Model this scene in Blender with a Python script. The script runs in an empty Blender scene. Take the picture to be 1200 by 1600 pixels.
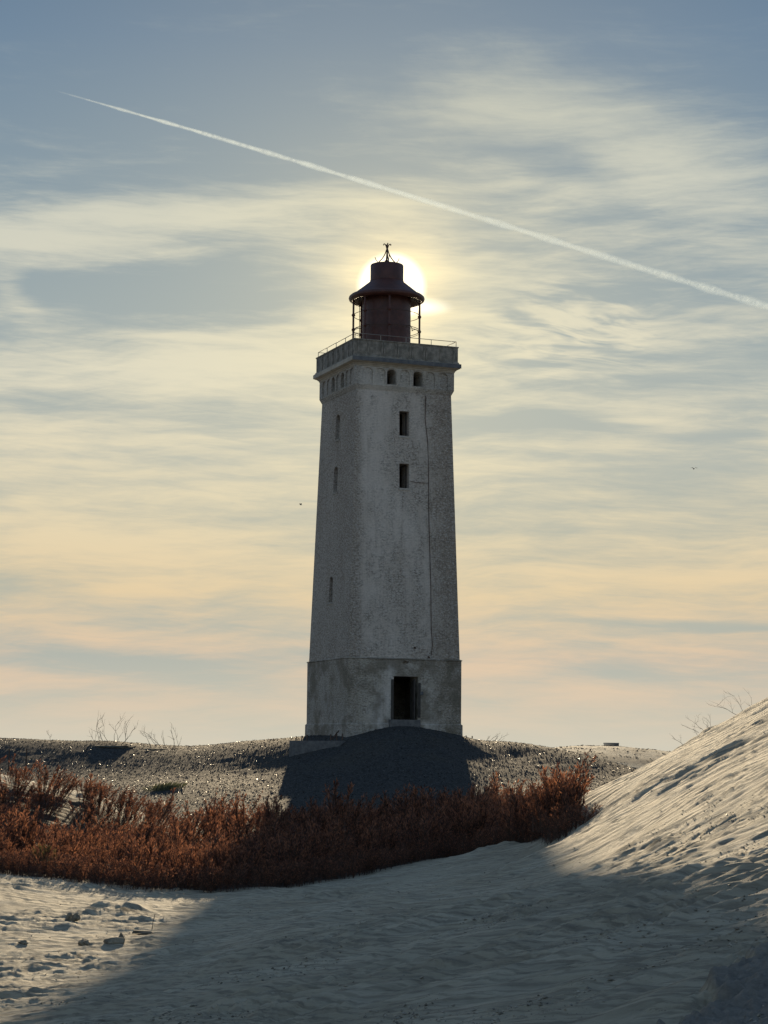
import bpy, math, random
import numpy as np
from mathutils import Vector, Matrix
random.seed(7)
rng = np.random.default_rng(7)
S = bpy.context.scene
R = math.radians

# ------------------------------------------------------------------ camera, sky, sun, exposure
F = 3200.0
PITCH, ROLL = R(6.82), R(0.56)
fw = Vector((0, math.cos(PITCH), math.sin(PITCH)))
up0 = Vector((0, -math.sin(PITCH), math.cos(PITCH)))
rt0 = Vector((1, 0, 0))
rt = rt0 * math.cos(ROLL) + up0 * math.sin(ROLL)
up = -rt0 * math.sin(ROLL) + up0 * math.cos(ROLL)

def ray(px, py):
    return (fw + rt * ((px - 600) / F) + up * ((800 - py) / F))

def at(px, py, Y):
    d = ray(px, py)
    return d * (Y / d.y)

cam_d = bpy.data.cameras.new('camera')
cam = bpy.data.objects.new('camera', cam_d)
S.collection.objects.link(cam)
cam_d.sensor_fit = 'VERTICAL'
cam_d.sensor_height = 24
cam_d.lens = F / 1600 * 24
cam_d.clip_start = 0.1
cam_d.clip_end = 90000
cam.matrix_world = Matrix(((rt.x, up.x, -fw.x, 0), (rt.y, up.y, -fw.y, 0), (rt.z, up.z, -fw.z, 0), (0, 0, 0, 1)))
S.camera = cam

SUN = ray(612, 449).normalized()
SUN_EL = math.asin(SUN.z)
SUN_AZ = math.atan2(SUN.x, SUN.y)
sl = bpy.data.lights.new('sun', 'SUN')
sl.energy = 4.4
sl.angle = R(0.8)
sl.color = (1.0, 0.79, 0.51)
so = bpy.data.objects.new('sun', sl)
S.collection.objects.link(so)
so.rotation_euler = SUN.to_track_quat('Z', 'Y').to_euler()

S.view_settings.view_transform = 'Standard'
S.view_settings.look = 'None'
S.view_settings.gamma = 1
S.view_settings.exposure = 0.45
EXPO = 2 ** S.view_settings.exposure
SKY_STR = 0.10

def lin(r, g, b):
    f = lambda c: ((c / 255 + 0.055) / 1.055) ** 2.4 if c > 10 else c / 255 / 12.92
    return (f(r), f(g), f(b))

world = bpy.data.worlds.new('World')
S.world = world
world.use_nodes = True
WT = world.node_tree
WT.nodes.clear()

class NG:
    """tiny helper to write node graphs as expressions"""
    def __init__(s, tree): s.t = tree
    def node(s, typ, **kw):
        n = s.t.nodes.new(typ)
        for k, v in kw.items():
            setattr(n, k, v)
        return n
    def put(s, sock, v):
        if isinstance(v, bpy.types.NodeSocket): s.t.links.new(v, sock)
        elif v is not None: sock.default_value = v
    def m(s, op, a, b=None, c=None, clamp=False):
        n = s.node('ShaderNodeMath', operation=op, use_clamp=clamp)
        s.put(n.inputs[0], a); s.put(n.inputs[1], b); s.put(n.inputs[2], c)
        return n.outputs[0]
    def add(s, a, b): return s.m('ADD', a, b)
    def sub(s, a, b): return s.m('SUBTRACT', a, b)
    def mul(s, a, b): return s.m('MULTIPLY', a, b)
    def div(s, a, b): return s.m('DIVIDE', a, b)
    def ss(s, a, lo, hi, o0=0.0, o1=1.0):
        n = s.node('ShaderNodeMapRange', interpolation_type='SMOOTHSTEP')
        s.put(n.inputs[0], a); s.put(n.inputs[1], lo); s.put(n.inputs[2], hi); s.put(n.inputs[3], o0); s.put(n.inputs[4], o1)
        return n.outputs[0]
    def xyz(s, x, y, z=0.0):
        n = s.node('ShaderNodeCombineXYZ')
        s.put(n.inputs[0], x); s.put(n.inputs[1], y); s.put(n.inputs[2], z)
        return n.outputs[0]
    def sep(s, v):
        n = s.node('ShaderNodeSeparateXYZ'); s.put(n.inputs[0], v); return n.outputs
    def noise(s, vec, scale=1.0, detail=4.0, rough=0.5, dist=0.0, col=False):
        n = s.node('ShaderNodeTexNoise')
        s.put(n.inputs['Vector'], vec); s.put(n.inputs['Scale'], scale); s.put(n.inputs['Detail'], detail)
        s.put(n.inputs['Roughness'], rough); s.put(n.inputs['Distortion'], dist)
        return n.outputs['Color' if col else 'Fac']
    def mix(s, f, a, b, blend='MIX'):
        n = s.node('ShaderNodeMix', data_type='RGBA', blend_type=blend, clamp_factor=True)
        s.put(n.inputs[0], f)
        for sock, v in ((n.inputs[6], a), (n.inputs[7], b)):
            if isinstance(v, tuple) and len(v) == 3: v = (*v, 1)
            s.put(sock, v)
        return n.outputs[2]
    def ramp(s, f, stops):
        n = s.node('ShaderNodeValToRGB')
        cr = n.color_ramp
        while len(cr.elements) < len(stops): cr.elements.new(0.5)
        for e, (p, c) in zip(cr.elements, stops):
            e.position = p; e.color = (*c, 1)
        s.put(n.inputs[0], f)
        return n.outputs[0]
    def scale(s, vec, x, y, z=1.0):
        n = s.node('ShaderNodeVectorMath', operation='MULTIPLY')
        s.put(n.inputs[0], vec); n.inputs[1].default_value = (x, y, z)
        return n.outputs[0]
    def rotz(s, vec, a):
        n = s.node('ShaderNodeVectorRotate', rotation_type='Z_AXIS')
        s.put(n.inputs['Vector'], vec); n.inputs['Angle'].default_value = a
        return n.outputs[0]

def build_world():
    g = NG(WT)
    tc = g.node('ShaderNodeTexCoord')
    D = g.node('ShaderNodeVectorMath', operation='NORMALIZE'); g.put(D.inputs[0], tc.outputs['Generated'])
    D = D.outputs[0]
    x, y, z = g.sep(D)
    # azimuth and elevation in thousandths-of-a-view units: U = 0.6 toward +Y, V = 1.183 on the horizon
    U = g.add(g.mul(g.m('ARCTAN2', x, y), 3.2), 0.6)
    V = g.sub(1.183, g.mul(g.m('ARCSINE', z), 3.2))
    UV = g.xyz(U, V)
    dt = g.node('ShaderNodeVectorMath', operation='DOT_PRODUCT'); g.put(dt.inputs[0], D); dt.inputs[1].default_value = SUN
    ang = g.mul(g.m('ARCCOSINE', g.m('MINIMUM', dt.outputs['Value'], 0.9999999)), 3.2)   # kpx from the sun
    # slow veil tone against elevation
    def L(*c): return lin(*c)
    Vn = g.div(g.add(V, 1.0), 2.3)     # V from -1 .. 1.3 mapped to 0..1
    pos = lambda v: (v + 1.0) / 2.3
    clear = g.ramp(Vn, [(0.0, L(58, 84, 120)), (pos(-0.2), L(76, 104, 134)), (pos(0.08), L(99, 126, 152)), (pos(0.34), L(126, 147, 161)), (pos(0.55), L(150, 164, 168)),
                        (pos(0.72), L(168, 175, 170)), (pos(0.9), L(177, 177, 162)), (pos(1.03), L(172, 176, 168)), (pos(1.12), L(194, 190, 174)), (pos(1.19), L(206, 200, 183))])
    cloud = g.ramp(Vn, [(0.0, L(120, 132, 142)), (pos(0.0), L(166, 175, 172)), (pos(0.3), L(193, 196, 186)), (pos(0.6), L(216, 211, 190)), (pos(0.8), L(222, 208, 176)),
                        (pos(0.93), L(223, 200, 162)), (pos(1.03), L(219, 193, 165)), (pos(1.1), L(212, 194, 171)), (pos(1.19), L(207, 201, 183))])
    # high thin cloud: long streaks that run nearly level, finer and flatter near the horizon
    warp = g.noise(g.scale(UV, 1.6, 4.0), 1.0, 3.0, 0.55, 0.0, col=True)
    wv = g.node('ShaderNodeVectorMath', operation='MULTIPLY_ADD'); g.put(wv.inputs[0], warp); wv.inputs[1].default_value = (0.22, 0.10, 0); g.put(wv.inputs[2], UV)
    W = wv.outputs[0]
    WR = g.rotz(W, R(3))
    n1 = g.noise(g.scale(WR, 1.5, 8.5), 1.0, 9.0, 0.60)
    n2 = g.noise(g.scale(g.rotz(W, R(2)), 3.2, 28.0), 1.0, 8.0, 0.62)
    n4 = g.noise(g.scale(g.rotz(UV, R(-4)), 5.5, 62.0), 1.0, 8.0, 0.7, 0.8)
    n3 = g.noise(g.scale(g.rotz(W, R(-20)), 2.6, 7.0), 1.0, 9.0, 0.68)
    def blob(cx, cy, rx, ry, rot=0.0, soft=1.0):
        q = g.node('ShaderNodeVectorMath', operation='SUBTRACT'); g.put(q.inputs[0], W); q.inputs[1].default_value = (cx + 0.11, cy + 0.05, 0)
        q = g.rotz(q.outputs[0], -rot)
        q = g.scale(q, 1 / rx, 1 / ry, 0)
        ln = g.node('ShaderNodeVectorMath', operation='LENGTH'); g.put(ln.inputs[0], q)
        return g.ss(ln.outputs['Value'], 1.0, 0.0, 0.0, 1.0)
    low = g.ss(V, 0.42, 0.80)                     # cover thickens downward
    mask = g.add(g.add(g.mul(g.sub(n1, 0.5), 3.4), g.mul(g.sub(n2, 0.5), 2.2)), g.mul(g.sub(n4, 0.5), 1.1))
    mask = g.mul(mask, g.ss(V, 0.05, 0.50, 0.40, 1.0))
    mask = g.add(mask, g.add(-0.22, g.mul(low, 0.60)))
    mask = g.sub(mask, g.mul(g.ss(V, 0.42, 0.15), 0.35))
    for (cx, cy, rx, ry, rot, wgt) in (
            (0.16, 0.38, 0.62, 0.085, -0.12, 1.05), (0.30, 0.325, 0.38, 0.06, -0.25, 0.35), (0.22, 0.575, 0.60, 0.070, -0.10, 0.95),
            (0.47, 0.50, 0.16, 0.03, 0.05, 0.7), (0.02, 0.47, 0.07, 0.05, 0.7, 0.7),
            (0.92, 0.21, 0.54, 0.17, 0.22, 0.62), (1.10, 0.30, 0.40, 0.16, 0.45, 0.5), (0.76, 0.12, 0.26, 0.14, 0.5, 0.4), (0.75, 0.42, 0.5, 0.2, 0.0, 0.3),
            (0.90, 0.55, 0.34, 0.16, 0.0, 0.45), (0.50, 0.33, 0.30, 0.07, -0.1, 0.4),
            (0.88, 0.255, 0.15, 0.05, 0.2, -0.75), (1.05, 0.36, 0.24, 0.05, 0.1, -0.45),
            (0.15, 0.47, 0.46, 0.07, 0.0, -0.6), (0.10, 0.64, 0.18, 0.035, 0.0, -0.5), (0.18, 1.04, 0.34, 0.050, 0.12, -1.15), (0.08, 1.09, 0.30, 0.02, 0.0, -0.5),
            (0.35, 0.93, 0.12, 0.03, 0.0, -0.5), (1.0, 0.98, 0.5, 0.016, 0.0, -0.7), (1.15, 0.69, 0.14, 0.06, 0.0, -0.6), (0.85, 0.67, 0.16, 0.02, 0.0, -0.4),
            (0.30, 0.42, 0.1, 0.1, 0.0, 0.0)):
        if wgt: mask = g.add(mask, g.mul(blob(cx, cy, rx, ry, rot), wgt))
    # fibrous edges on the upper wisps
    mask = g.add(mask, g.mul(g.sub(n3, 0.5), g.ss(V, 0.6, 0.2, 0.15, 0.95)))
    # little ripple rows (altocumulus) right of the sun
    rw = g.noise(g.scale(g.rotz(W, R(-8)), 9.0, 50.0), 1.0, 3.0, 0.55, 0.6)
    rip = g.mul(blob(0.90, 0.53, 0.26, 0.13, 0.0), g.mul(g.sub(rw, 0.5), 5.5))
    mask = g.add(mask, rip)
    cm = g.ss(mask, -0.55, 1.05)
    # warm colour of the cloud only round the sun's side of the sky
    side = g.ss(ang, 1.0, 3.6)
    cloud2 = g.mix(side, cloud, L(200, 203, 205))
    clear2 = g.mix(side, clear, L(116, 141, 168))  # back-sky tones raised to add fill light to the shaded sides
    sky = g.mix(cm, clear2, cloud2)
    # aureole through the thin cloud
    def gauss(a, s_):
        return g.m('EXPONENT', g.mul(g.m('POWER', g.div(a, s_), 2.0), -1.0))
    def expo(a, s_):
        return g.m('EXPONENT', g.mul(g.div(a, s_), -1.0))
    wide = g.add(g.mul(expo(ang, 0.15), g.add(0.50, g.mul(cm, 0.60))), g.mul(gauss(ang, 0.62), 0.16))
    sky = g.mix(g.m('MULTIPLY', wide, 0.85, clamp=True), sky, L(255, 240, 194))
    near = gauss(ang, 0.078)
    # ragged lower-right edge where the brightest cloud patch spills
    spill = g.mul(blob(0.645, 0.484, 0.060, 0.022, 0.1), 1.0)
    core = g.ss(ang, 0.058, 0.042)
    addc = g.node('ShaderNodeVectorMath', operation='SCALE')
    addc.inputs[0].default_value = (1.0, 0.66, 0.20); g.put(addc.inputs['Scale'], g.mul(near, 0.42))
    a2 = g.node('ShaderNodeVectorMath', operation='SCALE')
    a2.inputs[0].default_value = (1.0, 0.95, 0.82); g.put(a2.inputs['Scale'], g.add(g.mul(core, 0.75), g.mul(spill, 0.7)))
    sky = g.mix(1.0, sky, addc.outputs[0], 'ADD')
    sky = g.mix(1.0, sky, a2.outputs[0], 'ADD')
    sc = g.node('ShaderNodeVectorMath', operation='SCALE'); g.put(sc.inputs[0], sky); sc.inputs['Scale'].default_value = 1.05 / (SKY_STR * EXPO)
    # physical sky mixed into part of the tone away from the sun
    ns = g.node('ShaderNodeTexSky', sky_type='NISHITA', sun_disc=False, sun_elevation=SUN_EL, sun_rotation=SUN_AZ)
    ns.air_density = 1.0; ns.dust_density = 1.6; ns.ozone_density = 1.5
    nmix = g.ss(ang, 1.4, 5.0, 0.0, 0.45)
    out = g.mix(nmix, sc.outputs[0], ns.outputs[0])
    bg = g.node('ShaderNodeBackground'); g.put(bg.inputs[0], out); bg.inputs[1].default_value = SKY_STR
    o = g.node('ShaderNodeOutputWorld'); WT.links.new(bg.outputs[0], o.inputs[0])
    world.cycles.sampling_method = 'MANUAL'
    world.cycles.sample_map_resolution = 1024
build_world()

# ------------------------------------------------------------------ helpers
C = S.collection
def mesh_np(name, V, Fc, mats=None, smooth=False):
    """V (n,3) floats; Fc (m,k) ints or list of arrays of different k"""
    me = bpy.data.meshes.new(name)
    Fl = Fc if isinstance(Fc, list) else [Fc]
    Fl = [np.asarray(f, dtype=np.int32) for f in Fl if len(f)]
    V = np.asarray(V, dtype=np.float32)
    me.vertices.add(len(V)); me.vertices.foreach_set('co', V.ravel())
    idx = np.concatenate([f.ravel() for f in Fl])
    tot = np.concatenate([np.full(len(f), f.shape[1], dtype=np.int32) for f in Fl])
    st = np.concatenate([[0], np.cumsum(tot)[:-1]]).astype(np.int32)
    me.loops.add(len(idx)); me.loops.foreach_set('vertex_index', idx)
    me.polygons.add(len(tot)); me.polygons.foreach_set('loop_start', st)
    me.polygons.foreach_set('use_smooth', np.full(len(tot), smooth))
    me.update(calc_edges=True)
    for m_ in (mats or []): me.materials.append(m_)
    return me

def link(name, me, parent=None, loc=None):
    o = bpy.data.objects.new(name, me)
    C.objects.link(o)
    if parent is not None: o.parent = parent
    if loc is not None: o.location = loc
    return o

def thing(name, label, cat, loc=(0, 0, 0), rz=0, group=None, me=None):
    o = bpy.data.objects.new(name, me)
    C.objects.link(o); o.location = loc; o.rotation_euler = (0, 0, rz)
    o['label'] = label; o['category'] = cat
    if group: o['group'] = group
    return o

class MB:
    """collects simple solids"""
    def __init__(s): s.v = []; s.f = []
    def raw(s, vs, fs):
        b = len(s.v); s.v += [tuple(v) for v in vs]; s.f += [tuple(i + b for i in f) for f in fs]
    def box(s, x0, x1, y0, y1, z0, z1):
        s.raw([(x0, y0, z0), (x1, y0, z0), (x1, y1, z0), (x0, y1, z0), (x0, y0, z1), (x1, y0, z1), (x1, y1, z1), (x0, y1, z1)],
              [(3, 2, 1, 0), (4, 5, 6, 7), (0, 1, 5, 4), (1, 2, 6, 5), (2, 3, 7, 6), (3, 0, 4, 7)])
    def frus(s, rings):
        """square frustum stack: rings of (half width, z)"""
        vs = []; fs = []
        for w, z in rings: vs += [(-w, -w, z), (w, -w, z), (w, w, z), (-w, w, z)]
        n = len(rings)
        for i in range(n - 1):
            for k in range(4):
                a, b = i * 4 + k, i * 4 + (k + 1) % 4
                fs.append((a, b, b + 4, a + 4))
        fs.append((3, 2, 1, 0)); fs.append(tuple((n - 1) * 4 + k for k in range(4)))
        s.raw(vs, fs)
    def tube(s, pts, r, n=6, cap=True, r1=None):
        pts = [Vector(p) for p in pts]
        m = len(pts); vs = []; fs = []
        for i, p in enumerate(pts):
            t = (pts[min(i + 1, m - 1)] - pts[max(i - 1, 0)]).normalized()
            a = t.cross(Vector((0, 0, 1)))
            if a.length < 0.05: a = t.cross(Vector((0, 1, 0)))
            a.normalize(); b = t.cross(a)
            rr = r if r1 is None else r + (r1 - r) * i / (m - 1)
            for k in range(n):
                an = 2 * math.pi * k / n
                vs.append(p + (a * math.cos(an) + b * math.sin(an)) * rr)
        for i in range(m - 1):
            for k in range(n):
                fs.append((i * n + k, i * n + (k + 1) % n, (i + 1) * n + (k + 1) % n, (i + 1) * n + k))
        if cap:
            fs.append(tuple(range(n))[::-1]); fs.append(tuple((m - 1) * n + k for k in range(n)))
        s.raw(vs, fs)
    def lathe(s, prof, n=48, close=False):
        vs = []; fs = []
        for r, z in prof:
            for k in range(n):
                a = 2 * math.pi * k / n
                vs.append((r * math.cos(a), r * math.sin(a), z))
        m = len(prof)
        for i in range(m - 1):
            for k in range(n):
                fs.append((i * n + k, i * n + (k + 1) % n, (i + 1) * n + (k + 1) % n, (i + 1) * n + k))
        if close:
            for k in range(n):
                fs.append(((m - 1) * n + k, (m - 1) * n + (k + 1) % n, (k + 1) % n, k))
        s.raw(vs, fs)
    def prism(s, poly, z0, z1, fn):
        """poly in 2-D, extruded from depth z0 to z1; fn(u, v, d) -> point"""
        n = len(poly)
        vs = [fn(u, v, z0) for u, v in poly] + [fn(u, v, z1) for u, v in poly]
        fs = [tuple(range(n))[::-1], tuple(range(n, 2 * n))] + [(k, (k + 1) % n, n + (k + 1) % n, n + k) for k in range(n)]
        s.raw(vs, fs)
    def mesh(s, name, mat, smooth=False):
        me = bpy.data.meshes.new(name)
        me.from_pydata(s.v, [], s.f)
        me.materials.append(mat)
        if smooth: me.polygons.foreach_set('use_smooth', [True] * len(me.polygons))
        me.update()
        return me
    def build(s, name, mat, parent=None, smooth=False, angle=None):
        me = s.mesh(name, mat, smooth)
        if angle:
            me.set_sharp_from_angle(angle=angle)
        return link(name, me, parent)

def fixnormals(me):
    import bmesh
    b = bmesh.new(); b.from_mesh(me); bmesh.ops.recalc_face_normals(b, faces=b.faces); b.to_mesh(me); b.free()

def boolean(base, cutters, name, mat, bevel=0.0):
    me = base.mesh(name, mat); fixnormals(me)
    o = bpy.data.objects.new(name, me); C.objects.link(o)
    tmp = []
    for cb in cutters:
        if not cb.v: continue
        cm = cb.mesh('cut', mat); fixnormals(cm)
        co = bpy.data.objects.new('cut', cm); C.objects.link(co); tmp.append(co)
        md = o.modifiers.new('b', 'BOOLEAN'); md.operation = 'DIFFERENCE'; md.object = co; md.solver = 'EXACT'
    dg = bpy.context.evaluated_depsgraph_get(); dg.update()
    res = bpy.data.meshes.new_from_object(o.evaluated_get(dg))
    o.modifiers.clear()
    o.data = res; res.name = name
    if not res.materials: res.materials.append(mat)
    for co in tmp: bpy.data.objects.remove(co)
    return o

# numpy gradient noise -------------------------------------------------
_perm = rng.permutation(256); _perm = np.concatenate([_perm, _perm])
_gr = rng.normal(size=(256, 2)); _gr /= np.linalg.norm(_gr, axis=1)[:, None]
def pn(x, y):
    xi = np.floor(x).astype(int); yi = np.floor(y).astype(int)
    xf = x - xi; yf = y - yi; xi &= 255; yi &= 255
    u = xf * xf * xf * (xf * (xf * 6 - 15) + 10); v = yf * yf * yf * (yf * (yf * 6 - 15) + 10)
    def gd(ix, iy, dx, dy):
        h = _perm[(_perm[ix & 255] + iy) & 255]
        return _gr[h, 0] * dx + _gr[h, 1] * dy
    a = gd(xi, yi, xf, yf); b = gd(xi + 1, yi, xf - 1, yf); c = gd(xi, yi + 1, xf, yf - 1); d = gd(xi + 1, yi + 1, xf - 1, yf - 1)
    return (a + (b - a) * u) * (1 - v) + (c + (d - c) * u) * v
def fbm(x, y, o=4, g=0.5):
    s = 0; a = 1
    for i in range(o):
        s = s + a * pn(x + 17.3 * i, y - 9.1 * i); a *= g; x = x * 2.03; y = y * 2.03
    return s
def sst(x, a, b):
    t = np.clip((x - a) / (b - a), 0, 1); return t * t * (3 - 2 * t)

# ------------------------------------------------------------------ terrain height
CTL = [  # pixel x, pixel y, world Y
    # foreground floor
    (0, 1450, 33), (0, 1600, 19), (-150, 1600, 20), (300, 1500, 27), (230, 1440, 35), (120, 1530, 25), (600, 1600, 14), (600, 1461, 22), (600, 1400, 36), (420, 1460, 27.5),
    (850, 1400, 24), (850, 1500, 16), (850, 1600, 12), (1200, 1600, 10.4), (1200, 1450, 15), (1030, 1500, 14.6),  (300, 1600, 16.2),
    # edge of the thicket
    (-120, 1362, 45), (0, 1370, 44), (100, 1385, 43), (230, 1401, 42), (350, 1401, 42), (500, 1386, 44), (620, 1362, 47), (700, 1345, 48), (800, 1320, 46),
    # big dune face
    # hollow under the thicket
    (0, 1322, 60), (200, 1318, 62), (450, 1310, 64), (650, 1300, 64), (830, 1300, 60), (-150, 1318, 60),
    # sand strip at the left and mound foot
    (-100, 1203, 70), (0, 1213, 70), (75, 1228, 70), (150, 1246, 69.5), (0, 1250, 77), (120, 1268, 77), (250, 1250, 82.5), (450, 1254, 82), (600, 1258, 81.5), (750, 1252, 82.5), (890, 1246, 82.5), (250, 1290, 73), (450, 1293, 73), (600, 1295, 73), (750, 1290, 73), (870, 1280, 73),
    # mound face
    (-100, 1168, 100.3), (40, 1169, 100.3), (170, 1169, 100.3), (40, 1178, 99), (170, 1178, 99), (-100, 1206, 94.7), (40, 1207, 94.7), (170, 1206, 94.7), (270, 1183, 97.5), (270, 1206, 93.5), (360, 1168, 98.5), (360, 1183, 95.8), (360, 1204, 92.8), (430, 1180, 94.8), (420, 1203, 92), (60, 1226, 89), (240, 1226, 88.5), (350, 1226, 87.5), (430, 1230, 86.5), (100, 1243, 84), (520, 1205, 88.5), (600, 1200, 88), (690, 1200, 87.5), (735, 1180, 92.5), (800, 1180, 95), (800, 1200, 91.5), (800, 1225, 87.5), (930, 1208, 91), (880, 1225, 87.5),
    # crest
    (-100, 1160, 101), (0, 1161, 101), (80, 1160.5, 102), (170, 1160, 102), (290, 1167.5, 102), (380, 1159, 101), (455, 1154.5, 99), (744, 1156.5, 98.6), (800, 1161, 98), (860, 1170, 97), (930, 1185, 95), (1000, 1207, 91),
    # apron round the tower
    (540, 1158, 93.4), (610, 1139, 93.9), (650, 1138, 94.5), (570, 1152, 93.5), (690, 1148, 94.6), (724, 1153, 95.5), (480, 1158, 96),
    # sandy ridge behind on the right
    (830, 1175, 118), (870, 1170, 126), (950, 1170.5, 128), (1040, 1179, 128), (1150, 1190, 128), (960, 1186, 114), (1020, 1200, 112),
]
WORLD_CTL = [  # x, y, z that the frame does not fix
    (0, 0, -1.62), (0.3, 5, -1.55), (2.2, 3, -1.25), (-3, 3, -2.2), (6, 6, 0.2), (7, 13, 1.0), (-9, 12, -2.6), (-8, 2, -2.8), (-12, 22, -2.8), (-15, 35, -2.7), (-8, -10, -2.8), (6, -10, 0.5),
    (3.4, 46, -2.0), (3.4, 40, -1.66), (3.4, 43, -1.85), (3.4, 33, -1.55), (3.4, 27, -1.37), (3.4, 22, -1.12), (3.4, 18, -0.95),
    (4.2, 45, -0.95), (4.9, 45, -0.58), (5.6, 45, -0.26), (4.2, 41, -1.20), (4.2, 35, -1.0),
    (4.5, 49, -1.5), (6.5, 49.5, -0.75), (8.5, 49.5, 0.2), (4.5, 54, -2.2), (7, 54, -2.0), (10, 55, -1.6), (12, 62, -2.3), (9, 66, -2.0), (15, 75, -2.4), (11.5, 80, -2.0),
    (0, 98, 1.25), (0, 104, 0.9), (0, 112, -0.5), (-15, 112, -0.4), (-25, 112, -0.5), (13, 104, -1.6), (20, 95, -2.2), (-30, 98, 0.4), (-30, 85, -1.6), (-25, 60, -2.6), (-24, 45, -2.7),
    (-10, 130, -2.0), (10, 137, -1.2), (25, 137, -1.4), (-30, 130, -2),
]
WORLD_CTL += [(x_, y_, 0.54 * (x_ - 6.09) - 0.01 * (y_ - 45)) for y_ in (45, 38, 31, 25) for x_ in (5.0, 6.2, 7.5, 9.0, 11.5) if not (y_ == 45 and x_ == 5.0)]
WORLD_CTL += [(x_, 20, 0.54 * (x_ - 6.09) + 0.22) for x_ in (4.8, 6.2, 8.0)]
_cp = [tuple(at(a, b, Y)) for a, b, Y in CTL] + WORLD_CTL
_cp = np.array(_cp)
def _U(r2): return np.where(r2 > 1e-9, r2 * np.log(np.maximum(r2, 1e-9)) * 0.5, 0.0)
_SY = 0.55   # the relief is longer in depth than across
_px, _py = _cp[:, 0], _cp[:, 1] * _SY
_n = len(_cp)
_K = _U((_px[:, None] - _px[None]) ** 2 + (_py[:, None] - _py[None]) ** 2) + np.eye(_n) * 0.02
_Pm = np.stack([np.ones(_n), _px, _py], 1)
_A = np.block([[_K, _Pm], [_Pm.T, np.zeros((3, 3))]])
_w = np.linalg.solve(_A, np.concatenate([_cp[:, 2], np.zeros(3)]))

def smooth_h(x, y):
    x = np.asarray(x, float); y = np.asarray(y, float)
    sh = x.shape; x = x.ravel(); y = y.ravel()
    xc = np.clip(x, -34, 30); yc = np.clip(y, -12, 140)
    out = np.empty(len(x))
    for i in range(0, len(x), 40000):
        a = xc[i:i + 40000]; b = yc[i:i + 40000] * _SY
        out[i:i + 40000] = _U((a[:, None] - _px[None]) ** 2 + (b[:, None] - _py[None]) ** 2) @ _w[:_n] + _w[_n] + _w[_n + 1] * a + _w[_n + 2] * b
    out = np.clip(out, -3.6, 7.0)
    far = np.maximum(np.abs(x) - 30, 0) + np.maximum(-12 - y, 0)
    k = sst(far, 0, 60)
    out = out * (1 - k) + (-1.5 + 4.0 * fbm(x / 60, y / 60, 3)) * k
    # the cliff to the sea behind
    out = out - 48 * sst(y + 5 * pn(x / 25, y / 25), 142, 172)
    return out.reshape(sh)

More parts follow.
